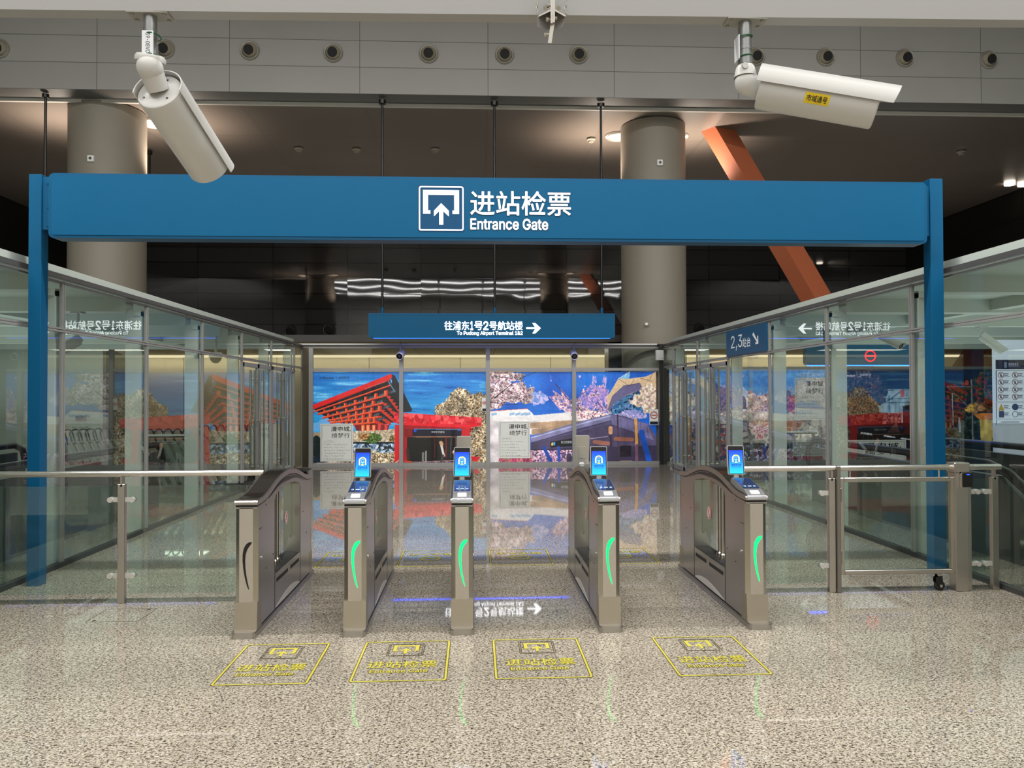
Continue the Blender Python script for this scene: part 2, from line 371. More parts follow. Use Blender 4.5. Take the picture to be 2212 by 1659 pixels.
# low lobby behind the end screen: dropped ceiling, warm cove-lit wall
b = MB(); b.box((-15.4, 19.5, 2.96), (17.4, 26.4, 3.12)); tag(b.build('ceiling_lobby', panel_mat('lobby_ceiling', (176, 164, 138), (90, 84, 70), (0, 1), (2.4, 1.2), (0.6, 0), line=0.01, rough=0.5)), kind='structure')
b = MB(); b.box((-15.4, 19.42, 2.955), (17.4, 19.5, 3.13)); tag(b.build('trim_4', mat('fascia_dark', (64, 62, 58), .5)), kind='structure')
b = MB(); b.box((-15.4, 26.2, 0), (17.4, 26.4, 2.96)); tag(b.build('wall_lobby', panel_mat('lobby_wall', (204, 196, 172), (118, 110, 92), (0, 2), (3.1, 6), (-0.5, -1), line=0.012, rough=0.5)), kind='structure')
b = MB(); b.box((6.0-3.1+0.55, 19.6, 0), (6.0-3.1+1.75, 20.2, 2.96)); tag(b.build('pillar_lobby', mat('black_pillar', (20, 20, 20), 0.3)), kind='structure')
cv = MB(); cv.box((-15.3, 25.75, 2.88), (17.3, 25.85, 2.95)); tag(cv.build('cove_light', mat('cove_glow', (255, 236, 196), 0.5, emit=.9)), 'warm linear cove light where the lobby ceiling meets its beige wall', 'light strip')

# steel beam over the near side, slightly skewed to the gate line
zb = at(0, 20, 2.5).z
def beamY(px, py):
    lo, hi = 1.0, 5.0
    for _ in range(40):
        mid = (lo+hi)/2
        if at(px, py, mid).z < zb: lo = mid
        else: hi = mid
    return mid
YR = beamY(2212, 43); XA = at(0, 20, 2.5).x; XBm = at(2212, 43, YR).x
sl = (YR-2.5)/(XBm-XA)
def by(x): return 2.5+(x-XA)*sl
M_BEAM = mat('beam_paint', (156, 156, 155), 0.5, noise=0.05, nscale=1.5)
def skewbox(x0, x1, d0, d1, z0, z1):
    vs = [(x, by(x)+d, z) for z in (z0, z1) for x, d in ((x0, d0), (x1, d0), (x1, d1), (x0, d1))]
    return vs, [(0, 1, 2, 3), (7, 6, 5, 4), (0, 4, 5, 1), (1, 5, 6, 2), (2, 6, 7, 3), (3, 7, 4, 0)]
b = MB(); b._add(*skewbox(-15.4, 17.4, 0, 0.055, zb, zb+0.45)); BEAM = tag(b.build('beam', M_BEAM), kind='structure')

# round columns
def column(name, px0, px1, py, front_y, idx):
    c0 = at(px0, py, front_y+0.85); c1 = at(px1, py, front_y+0.85); r = (c1.x-c0.x)/2; cx = (c0.x+c1.x)/2; cy = front_y+r
    m = MB(); m.cyl((cx, cy, 0), (cx, cy, 8.12), r, n=64, cap=False)
    return tag(m.build(name, mat('column_stucco', (134, 127, 115), 0.55, noise=0.05, nscale=0.8)), kind='structure'), cx, cy, r
_, cLx, cLy, cLr = column('column', 156, 312, 560, 17.1, 0)
_, cRx, cRy, cRr = column('column', 1342, 1478, 600, 17.62, 1)
for cx, cy, cr, (px, py), nm in ((cLx, cLy, cLr, (197, 343), 'wide left column'), (cRx, cRy, cRr, (1425, 352), 'column beside the orange beam')):
    p = at(px, py, cy-cr); dx = p.x-cx; yy = cy-math.sqrt(max(0, cr*cr-dx*dx))
    p = at(px, py, yy); t = thing('alarm_box', 'small white square alarm box high on the '+nm, 'alarm box', (p.x, yy, p.z))
    m = MB(); m.bbox((p.x-.07, yy-.05, p.z-.07), (p.x+.07, yy+.06, p.z+.07), .012); m.build('case', mat('box_white', (225, 225, 222), .5), t)
    m = MB(); m.cyl((p.x, yy-.055, p.z), (p.x, yy-.048, p.z), .032, n=16); m.build('lens', M_GREY_D, t)
p = at(1396, 700, cRy-cRr); m = MB(); m.cyl((p.x, p.y-.03, p.z), (p.x, p.y+.03, p.z), .035)
tag(m.build('call_button', mat('box_white', (225, 225, 222), .5)), 'tiny round white button on the column below the blue gate sign', 'button')

# recessed ring lights where the columns meet the ceiling
for cx, cy, cr, sg, nm in ((cLx, cLy, cLr, -1, 'outer side of the left column'), (cLx, cLy, cLr, 1, 'inner side of the left column'), (cRx, cRy, cRr, -1, 'left of the column beside the orange beam'), (cRx, cRy, cRr, 1, 'side of the column facing the orange beam')):
    p = Vector((cx+sg*(cr*.93), cy+.62, 8.14)); t = thing('ceiling_light', 'round recessed ceiling light, '+nm, 'ceiling light', p, 'recessed lights by the columns')
    m = MB(); m.lathe([(.34, -.01), (.34, .03), (.28, .03), (.28, -.01)], (p.x, p.y, 8.10), Z3, n=36); m.build('rim', mat('lamp_rim', (225, 220, 212), .5), t)
    m = MB(); m.lathe([(.001, .0), (.278, .0)], (p.x, p.y, 8.125), Z3, n=36, smooth=False); m.build('diffuser', mat('lamp_glow', (255, 240, 224), .5, emit=1.0), t)
for px, py in ((2181, 397), (2210, 399)):
    d = ray(px, py); k = (8.12-EYE)/d.z; p = Vector((0, 0, EYE))+d*k
    m = MB(); m.cyl((p.x, p.y, 8.08), (p.x, p.y, 8.13), .15); m.build('ceiling_light', mat('spot_glow', (255, 240, 220), .5, emit=12))
    tag(bpy.context.scene.objects[-1] if False else C.objects[-1], 'bright round downlight in the dark ceiling, '+('the first from the gate post' if px < 2200 else 'the one at the picture edge'), 'ceiling light', 'bright downlights over the right side')
for (px, py), nm in (((645, 320), 'closest to the left column'), ((770, 322), 'beside the leftmost hanging rod of the airport sign'), ((940, 322), 'between the hanging rods of the airport sign'), ((1277, 300), 'near the right hanging rod of the airport sign'), ((2076, 327), 'above the right post of the gate sign')):
    d = ray(px, py); p = Vector((0, 0, EYE))+d*((8.12-EYE)/d.z)
    m = MB(); m.lathe([(.02, 0), (.06, .0), (.075, .05), (.11, .06), (.11, .09)], (p.x, p.y, 8.03), Z3, n=20); tag(m.build('smoke_detector', mat('detector', (150, 143, 130), .5)), 'small round smoke detector on the ceiling, '+nm, 'smoke detector')

# jet nozzles
def nozzle(p, r, label, group, m_ring, m_in):
    t = thing('air_nozzle', label, 'air nozzle', p, group)
    m = MB(); m.lathe([(r, 0), (r*1.0, -.03), (r*.93, -.05), (r*.82, -.045), (r*.80, .0)], p, Y3, n=36); m.build('flange', m_ring, t)
    m = MB(); c = p+Vector((0, -.03, 0)); dn = Vector((0, -1, -.25)).normalized()
    m.lathe([(r*.80, 0), (r*.72, .03), (r*.60, .075), (r*.52, .10), (r*.50, .05)], c, dn, n=36); m.build('barrel', m_in, t)
    m = MB(); m.lathe([(.001, .092), (r*.52, .092)], c, dn, n=30, smooth=False); m.build('outlet', mat('outlet_black', (6, 6, 6), .7), t)
noz = [(0, 106), (357, 107), (540, 110), (720, 115), (926, 117), (1090, 119), (1250, 119), (1632, 123), (1783, 124), (1954, 126), (2135, 130)]
ordn = ['cut by the left picture edge', 'beside the pipe of the left bullet camera', 'first one right of the left bullet camera pipe', 'second one right of the left bullet camera pipe', 'left of the hanging steel bracket', 'just left below the hanging steel bracket', 'just right of the hanging steel bracket', 'half hidden by the right bullet camera pipe', 'above the housing of the right bullet camera', 'above the front end of the right bullet camera', 'last one near the right picture edge']
for (px, py), od in zip(noz, ordn):
    nozzle(at(px, py, 16.6), .205, 'round air nozzle in the upper wall, '+od, 'air nozzles in the upper wall', mat('nozzle_ring', (150, 146, 136), .4, .2), mat('nozzle_inner', (160, 150, 132), .4, .2))
for (px, py), od in zip([(628, 715), (711, 712), (1511, 710)], ['leftmost above the end screen', 'just left of the airport sign', 'right of the round column']):
    nozzle(at(px, py, 30), .24, 'dark air nozzle low in the black wall, '+od, 'air nozzles in the black wall', mat('nozzle_dark', (54, 52, 50), .4, .5), M_GREY_D)

# orange raking beam
M_OR = mat('orange_paint', (178, 98, 66), 0.45, noise=0.04, nscale=1.0)
pt = at(1540, 262, 18.6); pb = at(1790, 690, 18.6); dr = (pb-pt).normalized(); pend = pt+dr*((pt.z-0.0)/-dr.z); pst = pt-dr*0.25
def raker(name, p0, p1, w, d, twist, m, label):
    dd = (p1-p0).normalized(); a = Vector((dd.z, 0, -dd.x)).normalized(); bb = dd.cross(a).normalized()
    a2 = a*math.cos(twist)+bb*math.sin(twist); b2 = -a*math.sin(twist)+bb*math.cos(twist); vs = []
    for p in (p0, p1): vs += [p+a2*(sx*w/2)+b2*(sy*d/2) for sx, sy in ((-1, -1), (1, -1), (1, 1), (-1, 1))]
    mb = MB(); mb._add(vs, [(0, 1, 5, 4), (1, 2, 6, 5), (2, 3, 7, 6), (3, 0, 4, 7), (0, 3, 2, 1), (4, 5, 6, 7)])
    return tag(mb.build(name, m), label, 'beam')
raker('raking_beam', pst, pend, 0.60, 0.42, math.radians(-28), M_OR, 'thick orange steel beam slanting from the ceiling to the lower right').update_tag()
q0 = at(2100, 742, 22); q1 = at(2060, 830, 22)
raker('raking_beam', Vector((q0.x+.5, 22, 2.9)), Vector((q0.x-1.6, 22, 0)), 1.0, 0.5, 0.0, M_OR, 'orange beam foot seen through the right glass, left of the notice board')

# far hanging rods with no sign in view
for px, py0, Y, z1, lab in ((98, 205, 16.8, 3.6, 'thin black hanging rod at the far left, passing behind the gate post'), (323, 333, 20.6, 6.0, 'short black hanging rod just right of the left column')):
    p = at(px, 300, Y) if Y < 20 else at(px, 350, Y); m = MB(); m.cyl((p.x, Y, z1), (p.x, Y, 8.1), .028, n=10); m.cyl((p.x, Y, 8.02), (p.x, Y, 8.1), .07, n=14)
    tag(m.build('hanging_rod', M_BLK), lab, 'rod')

# ---------------------------------------------------------------- side enclosures (escalator halls)
M_ROOF = mat('enclosure_roof', (196, 204, 196), .6, noise=.05, nscale=.5)
M_SW = mat('enclosure_wall', (170, 178, 170), .6)
for s, x0, x1, y0k, st, nm in ((-1, -12.0, XL-.06, 7.42, 1.855, 'left'), (1, XR+.06, 12.4, 7.37, 1.83, 'right')):
    b = MB(); b.box((x0, 2.6, 2.76), (x1, 16.9, 2.84)); tag(b.build('ceiling_enclosure_'+nm, M_ROOF), kind='structure')
    ex = x0 if s < 0 else x1
    b = MB(); b.box((ex-.1, 2.6, 0), (ex+.1, 16.9, 2.76)); tag(b.build('wall_enclosure_'+nm, M_SW), kind='structure')
    for k in range(-2, 6):
        Y = y0k+st*k
        b = MB(); b.box((x0 if s < 0 else x1, Y-.10, 2.60), (XL-.2 if s < 0 else XR+.2, Y+.10, 2.76))
        if k < 5:   # short longitudinal tie between rafters
            X = (XL-2.1) if s < 0 else (XR+2.1); b.box((X-.09, Y+.1, 2.63), (X+.09, Y+st-.1, 2.76))
        tag(b.build('trim_rafter_'+nm, M_FIN), kind='structure')
b = MB(); b.box((-12, 16.95, 0), (-8.05, 17.1, 2.76)); tag(b.build('wall_pale_left', mat('pale_wall', (196, 200, 192), .6)), kind='structure')

# ================================================================ GLASS PARTITIONS
def partition(side):
    X = XL if side < 0 else XR; y0k, st = (7.42, 1.855) if side < 0 else (7.37, 1.83); nm = 'left' if side < 0 else 'right'
    ys = [y0k+st*k for k in range(-2, 6)]+[YB]
    t = thing('glass_partition', 'long %s glass partition with grey mullions, running to the end screen' % nm, 'glass partition', (X, 3.0, 0))
    b = MB(); b.box((X-.03, 3.0, 2.705), (X+.03, YB+.05, 2.75)); b.box((X-.022, 3.0, 2.665), (X+.022, YB, 2.683)); b.build('top_rail', M_RAIL, t)
    b = MB(); b.box((X-.02, 3.0, 2.205), (X+.02, YB, 2.222)); b.box((X-.02, 3.0, 2.230), (X+.02, YB, 2.247)); b.build('transom', M_GREY_A, t)
    b = MB(); b.box((X-.028, 3.0, 0.0), (X+.028, ys[5]-.02, .045)); b.build('bottom_rail', M_GREY_D, t)
    for i, Y in enumerate(ys):
        b = MB(); b.box((X-.016, Y-.024, 0), (X+.016, Y-.005, 2.69)); b.box((X-.016, Y+.005, 0), (X+.016, Y+.024, 2.69)); b.build('mullion', M_GREY_A, t)
        if i < 8:
            b = MB(); b.box((X+side*.05, Y-.04, 0), (X+side*.23, Y+.04, 2.62)); b.box((X+side*.05, Y-.05, 2.55), (X+side*.13, Y+.12, 2.6)); b.build('fin', M_FIN, t)
    yy = [3.0]+ys
    for i in range(len(yy)-1):
        a, c = yy[i]+.02, yy[i+1]-.02
        if c-a < .1: continue
        b = MB(); b.quad((X, a, 2.24), (X, c, 2.24), (X, c, 2.67), (X, a, 2.67)); b.build('glass_pane', M_GLASS, t, recalc=False)
        if not (i >= 6 and i <= 7):
            b = MB(); b.quad((X, a, .04), (X, c, .04), (X, c, 2.21), (X, a, 2.21)); b.build('glass_pane', M_GLASS, t, recalc=False)
    # door bays
    desc = ['leaf nearest the turnstiles', 'second leaf from the turnstiles', 'third leaf from the turnstiles', 'leaf nearest the end screen']; n = 0
    for i in (5, 6):
        a, c = ys[i]+.03, ys[i+1]-.03; mid = (a+c)/2
        for u0, u1, hs in ((a, mid-.006, 1), (mid+.006, c, -1)):
            d = thing('glass_door', '%s partition glass door, %s, with tall steel tube handles' % (nm, desc[n]), 'door', (X, u0, 0), 'glass doors in the %s partition' % nm); n += 1
            f = MB(); w = .05
            f.box((X-.022, u0, .01), (X+.022, u0+w, 2.17)); f.box((X-.022, u1-w, .01), (X+.022, u1, 2.17)); f.box((X-.022, u0, .01), (X+.022, u1, .10)); f.box((X-.022, u0, 2.10), (X+.022, u1, 2.17)); f.build('frame', M_GREY_A, d)
            f = MB(); f.quad((X, u0+w, .10), (X, u1-w, .10), (X, u1-w, 2.10), (X, u0+w, 2.10)); f.build('glass_pane', M_GLASS, d, recalc=False)
            hy = (u1-.12) if hs > 0 else (u0+.12)
            for sx in (-1, 1):
                f = MB(); f.cyl((X+sx*.085, hy, .18), (X+sx*.085, hy, 2.06), .019, n=14)
                for z in (.35, 1.15, 1.9): f.cyl((X+sx*.02, hy, z), (X+sx*.085, hy, z), .01, n=8)
                f.build('handle', M_STL, d)
    return t
partition(-1); partition(1)

# end screen
t = thing('end_screen', 'glazed end screen of grey frames crossing the corridor, posters in its lower panes', 'glass screen', (0, YB, 0))
b = MB(); b.box((XL-.02, YB-.04, 2.67), (XR+.02, YB+.04, 2.735)); b.build('top_rail', M_GREY_A, t)
b = MB(); b.box((XL, YB-.035, 2.155), (XR, YB+.035, 2.215)); b.build('transom', M_GREY_A, t)
b = MB(); b.box((XL, YB-.035, 0), (XR, YB+.035, .07)); b.build('bottom_rail', M_GREY_A, t)
mx = [at(x, 900, YB).x for x in (672, 867, 1054, 1240, 1427)]
for x in mx:
    b = MB(); b.box((x-.045, YB-.05, 0), (x+.045, YB+.04, 2.68)); b.build('mullion', M_GREY_A, t)
for i in range(4):
    a, c = mx[i]+.045, mx[i+1]-.045
    b = MB(); b.quad((a, YB, 2.21), (c, YB, 2.21), (c, YB, 2.68), (a, YB, 2.68)); b.build('glass_pane', M_GLASS, t, recalc=False)
    b = MB(); b.quad((a, YB, .07), (c, YB, .07), (c, YB, 2.16), (a, YB, 2.16)); b.build('glass_pane', glass('poster_glass', (.97, .98, .98), f0=.03, power=5, gain=.9) if i == 0 else bpy.data.materials['poster_glass'], t, recalc=False)
# cable tray on top, cable and junction box at the right corner
t = thing('cable_tray', 'white cable tray lying along the top of the end screen', 'cable tray', (0, YB-.05, 2.75))
b = MB(); b.box((XL-.2, YB-.12, 2.74), (mx[4]-.1, YB+.02, 2.775)); b.build('tray', mat('tray_white', (196, 196, 192), .45), t)
b = MB(); b.box((mx[4]-.1, YB-.14, 2.735), (mx[4]+.35, YB+.02, 2.76)); b.build('end_cover', M_BLK, t)
b = MB(); b.box((mx[4]-.05, YB-.17, 0), (mx[4]+.03, YB-.06, 2.735)); tag(b.build('cable_duct', mat('duct_black', (24, 24, 25), .4)), 'black vertical cable duct at the right end of the end screen', 'cable duct')
p = at(1424, 767, YB-.2); t = thing('junction_box', 'white metal junction box fixed to the black cable duct', 'junction box', (p.x, p.y, p.z))
b = MB(); b.bbox((p.x-.09, YB-.27, p.z-.12), (p.x+.09, YB-.165, p.z+.11), .008); b.build('case', mat('box_grey', (190, 190, 188), .45), t)
b = MB(); b.cyl((p.x+.05, YB-.275, p.z-.08), (p.x+.05, YB-.268, p.z-.08), .012, n=10); b.build('lock', M_GREY_D, t)
# stainless corner pillar left, dark glazed corner right
b = MB(); b.box((XL+.02, YB-.06, 0), (mx[0]-.05, YB+.1, 2.68)); tag(b.build('trim_2', steel('corner_steel', (120, 110, 96), .3)), kind='structure')
# ================================================================ TURNSTILES
OUT = [(0, .905), (.06, .906), (.14, .909), (.23, .92), (.32, .94), (.42, .965), (.52, .99), (.62, 1.008), (.74, 1.02), (.855, 1.025)]
OUT = OUT+[(1.71-a, z) for a, z in OUT[-2::-1]]
def topz(y):
    for (a, za), (b_, zb_) in zip(OUT, OUT[1:]):
        if a <= y <= b_: return za+(zb_-za)*(y-a)/(b_-a)
    return OUT[-1][1]
W = .073
M_SWOOSH_ON = mat('green_light', (0, 235, 110), .4, emit=1.6)
M_SWOOSH_OFF = mat('unlit_light', (14, 14, 14), .25)
M_TOPBLK = mat('gloss_black_top', (34, 31, 29), .16, .2)
M_READER = mat('reader_blue_glass', (18, 34, 66), .08, .0, emit=.05, ergb=(60, 110, 190))
M_SLOT = mat('slot_black', (16, 15, 14), .6)
M_CASE = steel('turnstile_steel', (206, 201, 193), .26, axis=2, amt=.035)
M_SIDE = steel('turnstile_side_steel', (182, 178, 173), .28, axis=2, amt=.05)
M_TOE = steel('turnstile_toe_steel', (182, 174, 158), .36, axis=0)
def turnstile(name, label, lit=True, reader=True, screen=True, rear=None):
    t = thing(name, label, 'turnstile', (0, 0, 0), 'turnstiles across the passage')
    Bd = lambda mb, n, m, par=None, lab=None: mb.build(n, m, par or t, lab, local=True)
    # base
    b = MB(); pl = [(x, y+.855) for x, y in rrect(.160, 1.87, .03, 6)]; b.prism(pl, (0, 0, 0), X3, Y3, Z3, .034); b.prism([(x*.95, (y-.855)*.993+.855) for x, y in pl], (0, 0, .034), X3, Y3, Z3, .008); Bd(b, 'base_plate', M_SIDE)
    # casing: two pedestals with chamfered fronts, lower band, arched lintel
    b = MB(); c = .028
    plan = [(-W, .46), (-W, c), (-W+c, 0), (W-c, 0), (W, c), (W, .46)]
    b.prism(plan, (0, 0, .05), X3, Y3, Z3, .80)
    b.prism([(x, 1.71-y) for x, y in plan], (0, 0, .05), X3, Y3, Z3, .80)
    b.box((-W, .462, .05), (W, 1.248, .30))
    st = [y for y, z in OUT]
    lo = [(y, .846) if (y <= .46 or y >= 1.25) else (y, topz(y)-.105) for y in [0, .2, .459, .461, .52, .62, .74, .855, .97, 1.09, 1.19, 1.249, 1.251, 1.5, 1.71]]
    lo = [(y, min(z, .915)) for y, z in lo]
    hi = [(y, topz(y)-.048) for y, z in lo]
    b.strip(lo, hi, (0, 0, 0), Y3, Z3, X3, (-W+.001, W-.001)); Bd(b, 'casing', M_SIDE)
    # bright front and rear faces
    for sgn, y0 in ((1, 0), (-1, 1.71)):
        b = MB(); f = lambda y: y0+sgn*y
        b.quad((-W+c, f(-.0015), .20), (W-c, f(-.0015), .20), (W-c, f(-.0015), .845), (-W+c, f(-.0015), .845))
        for s in (-1, 1): b.quad((s*(W-c), f(-.0015), .20), (s*(W+.001), f(c-.001), .20), (s*(W+.001), f(c-.001), .845), (s*(W-c), f(-.0015), .845))
        Bd(b, 'face_plate', M_CASE)
        b = MB(); prof = [(-.0022, .222), (-.005, .19), (-.009, .14), (-.013, .09), (-.016, .042), (.10, .042), (.10, .222)]
        b.prism([(f(u), v) for u, v in prof], (0, 0, 0), Y3, Z3, X3, (-W-.002, W+.002)); Bd(b, 'toe_guard', M_TOE)
    # dark seam and steel cap following the wave
    ys = sorted(set([y for y, z in OUT]+[i*.045 for i in range(39) if i*.045 <= 1.71]))
    b = MB(); b.strip([(y, topz(y)-.050) for y in ys], [(y, topz(y)-.036) for y in ys], (0, 0, 0), Y3, Z3, X3, (-W+.004, W-.004)); Bd(b, 'seam', M_BLK)
    b = MB(); ys2 = [-.012, -.006]+ys+[1.716, 1.722]
    tz = lambda y: topz(min(max(y, 0), 1.71))
    b.strip([(y, tz(y)-(.036 if 0 <= y <= 1.71 else .030)) for y in ys2], [(y, tz(y)-(0 if .02 <= y <= 1.69 else (.006 if 0 <= y <= 1.71 else .016))) for y in ys2], (0, 0, 0), Y3, Z3, X3, (-W-.004, W+.004)); Bd(b, 'top_cap', M_SIDE)
    b = MB(); b.strip([(y, tz(y)-.002) for y in ys[2:-2]], [(y, tz(y)+.003) for y in ys[2:-2]], (0, 0, 0), Y3, Z3, X3, (-W+.010, W-.010)); Bd(b, 'top_plate', M_TOPBLK)
    # dark wave inlay along the sides
    for s in (-1, 1):
        b = MB(); yy = [y for y in ys if .25 <= y <= 1.46]
        b.strip([(y, topz(y)-.082+.03*abs(y-.855)/.6) for y in yy], [(y, topz(y)-.052) for y in yy], (0, 0, 0), Y3, Z3, X3, (s*W, s*(W+.002))); Bd(b, 'side_inlay', M_BLK)
    # gate opening: glass flap, posts
    b = MB(); ped = [(.86, .33), (1.235, .31), (1.235, .90)]
    pts = [(1.24, .42), (1.18, .47), (1.10, .42), (1.0, .335), (.92, .31), (.90, .33), (.90, .90), (1.24, .87)]
    fl = MB(); fl.prism(pts, (0, 0, 0), Y3, Z3, X3, (-.005, .005)); flap = Bd(fl, 'flap', glass('flap_glass', (.72, .76, .72), f0=.10, power=4, gain=.8) if 'flap_glass' not in bpy.data.materials else bpy.data.materials['flap_glass'])
    for s in (-1, 1):
        for ro, ri, m, lf in ((.052, .0, mat('sticker_white', (228, 220, 216), .5), .0), (.045, .038, mat('sticker_red', (190, 48, 44), .5), .001)):
            k = MB(); n = 28; O = [(ro*math.cos(2*PI*i/n), ro*math.sin(2*PI*i/n)) for i in range(n)]
            org = (s*(.0065+lf), 1.06, .62)
            if ri: ring_faces(k, O, [(a*ri/ro, c_*ri/ro) for a, c_ in O], org, (0, 1, 0), (0, 0, 1), 0); flat(k, [(-.03, -.024), (-.024, -.03), (.03, .024), (.024, .03)], org, (0, 1, 0), (0, 0, 1)); flat(k, [(-.012, -.02), (.004, -.02), (.004, .024), (-.012, .024)], org, (0, 1, 0), (0, 0, 1), 0)
            else: flat(k, O, org, (0, 1, 0), (0, 0, 1), 0)
            k.build('sticker', m, flap, None, local=True)
    for yy_ in (.56, .73, .80):
        b = MB(); b.cyl((0, yy_, .30), (0, yy_, .915), .016, n=16); b.lathe([(.016, .055), (.026, .045), (.028, .02), (.028, .0)], (0, yy_, .298), Z3, n=20); Bd(b, 'gate_post', M_STL)
    b = MB(); b.box((-W+.01, .47, .30), (W-.01, 1.24, .304)); Bd(b, 'sill', M_SLOT)
    for s in (-1, 1):
        for y0, y1 in ((.50, .84), (.92, 1.21)):
            b = MB(); b.box((s*W, y0, .235), (s*(W+.0015), y1, .262)); Bd(b, 'side_slot', M_SLOT)
        b = MB(); n = 16; lo2 = [(.47+.77*i/n, .056) for i in range(n+1)]; hi2 = [(.47+.77*i/n, .058+.055*math.sin(PI*(i/n))**.8*(.55+.6*i/n)) for i in range(n+1)]
        b.strip(lo2, hi2, (0, 0, 0), Y3, Z3, X3, (s*W, s*(W+.002))); Bd(b, 'side_arc', mat('arc_pale', (206, 203, 198), .35, .3))
        b = MB()
        for yj in (.452, 1.258): b.box((s*W, yj-.0025, .05), (s*(W+.0012), yj+.0025, .85))
        Bd(b, 'side_joint', M_SLOT)
        b = MB(); b.cyl((s*(W-.002), .10, .50), (s*(W+.006), .10, .50), .011, n=14); Bd(b, 'side_lock', M_CHR)
        b = MB()
        for (yy_, zz) in ((.10, .70), (.06, .70), (.22, .84), (.40, .46), (.22, .40), (1.36, .62), (1.60, .70), (1.5, .42)): b.cyl((s*(W-.002), yy_, zz), (s*(W+.002), yy_, zz), .005, n=8)
        Bd(b, 'side_screw', M_SLOT)
    # curved front light
    ctr = [(.026, .615), (.010, .60), (-.004, .575), (-.012, .54), (-.014, .50), (-.011, .45), (-.004, .40), (.004, .36), (.013, .325), (.019, .308)]
    wd = [.010, .013, .012, .0095, .008, .0068, .0058, .0048, .0036, .0012]
    L_, R_ = [], []
    for i, (u, v) in enumerate(ctr):
        a = ctr[max(i-1, 0)]; d = ctr[min(i+1, len(ctr)-1)]; tx, ty = d[0]-a[0], d[1]-a[1]; q = math.hypot(tx, ty); nx, ny = -ty/q, tx/q
        L_.append((u+nx*wd[i], v+ny*wd[i])); R_.append((u-nx*wd[i], v-ny*wd[i]))
    L_.insert(0, (ctr[0][0]+.006, ctr[0][1]+.010)); R_.insert(0, (ctr[0][0]+.010, ctr[0][1]+.006))
    b = MB(); b.strip(L_, R_, (0, -.0015, 0), X3, Z3, -Y3, (0, .004)); Bd(b, 'front_light', M_SWOOSH_ON if lit else M_SWOOSH_OFF, None, 'lit green curved light' if lit else 'unlit black curved light')
    slope = lambda y0, y1: Vector((0, y1-y0, topz(y1)-topz(y0))).normalized()
    if reader:
        hz = [(-.008, .902), (.004, .909), (.058, .932), (.075, .936), (.31, .990), (.345, .980)]
        b = MB(); b.strip([(y, tz(y)-.008) for y, z in hz], hz, (0, 0, 0), Y3, Z3, X3, (-.063, .063)); Bd(b, 'reader_housing', mat('reader_shell', (150, 150, 152), .25, .6))
        sy = Vector((0, .235, .054)).normalized(); o = Vector((0, .1925, .9632))
        b = MB(); b.prism(rrect(.116, .215, .008), o, X3, sy, X3.cross(sy), .003); r_ = Bd(b, 'card_reader', M_READER)
        o2 = o+X3.cross(sy)*.0036-sy*.066; k = MB()
        for s in (-1, 1):
            n = 18; O = [(s*.030+.013*math.cos(PI*i/n+PI/2*(1 if s < 0 else -1)), .013*math.sin(PI*i/n+PI/2*(1 if s < 0 else -1))) for i in range(n+1)]
            I = [(s*.030+(u-s*.030)*.8, v*.8) for u, v in O]
            for i in range(n): k._add([o2+X3*O[i][0]+sy*O[i][1], o2+X3*O[i+1][0]+sy*O[i+1][1], o2+X3*I[i+1][0]+sy*I[i+1][1], o2+X3*I[i][0]+sy*I[i][1]], [(0, 1, 2, 3)])
            flat(k, [(s*.030-.004, -.006), (s*.030+.004, -.006), (s*.030+.004, .006), (s*.030-.004, .006)], o2, X3, sy)
        flat(k, [(-.013, -.005), (.013, -.005), (.013, .006), (-.013, .006)], o2, X3, sy)
        k.build('reader_icon', mat('reader_icon', (170, 200, 220), .4, emit=.5), r_, None, local=True)
        s2 = Vector((0, .054, .023)).normalized(); b = MB(); b.prism(rrect(.060, .046, .004), (0, .031, .9206), X3, s2, X3.cross(s2), .002); l_ = Bd(b, 'scan_window', mat('scan_glow', (240, 244, 248), .3, emit=1.3))
        b = MB()
        for s in (-1, 1): c0_ = Vector((s*.014, .031, .9230)); b.cyl(c0_, c0_+X3.cross(s2)*.001, .010, n=16)
        b.build('scan_dot', mat('scan_dot', (190, 200, 208), .2, emit=.6), l_, None, local=True)
        b = MB(); b.strip([(y, tz(y)-(.034 if y > -.01 else .028)) for y in (-.0135, -.008, .0)], [(y, tz(y)-(.002 if y > -.012 else .010)) for y in (-.0135, -.008, .0)], (0, 0, 0), Y3, Z3, X3, (-W+.006, W-.006)); Bd(b, 'front_lip', mat('lip_silver', (190, 192, 196), .22, .8))
    def head(y, face, tall=.215):
        """face recognition screen on a short neck; face=-1 looks at the camera side, 1 away from it"""
        base = Vector((-.005, y, topz(y)))
        b = MB(); b.cyl(base, base+Vector((0, 0, .022)), .030, .027, n=24); b.bbox((base.x-.022, y-.016, base.z+.02), (base.x+.022, y+.016, base.z+.06), .006); Bd(b, 'neck', mat('silver_neck', (205, 206, 204), .25, .6))
        tilt = math.radians(9); n_ = Vector((-.09, face*math.cos(tilt), math.sin(tilt))).normalized(); ax = Z3.cross(n_).normalized(); ay = n_.cross(ax)
        ctr_ = base+Vector((0, 0, .045+tall/2)); 
        b = MB(); b.prism(rrect(.122, tall, .010), ctr_, ax, ay, n_, (-.014, .004)); s_ = Bd(b, 'screen_housing', mat('silver_bezel', (196, 198, 200), .3, .5))
        if face < 0 or True:
            b = MB(); b.prism(rrect(.114, tall-.008, .008), ctr_, ax, ay, n_, (.004, .006)); b.build('front_glass', mat('bezel_black', (10, 10, 14), .08), s_, None, local=True)
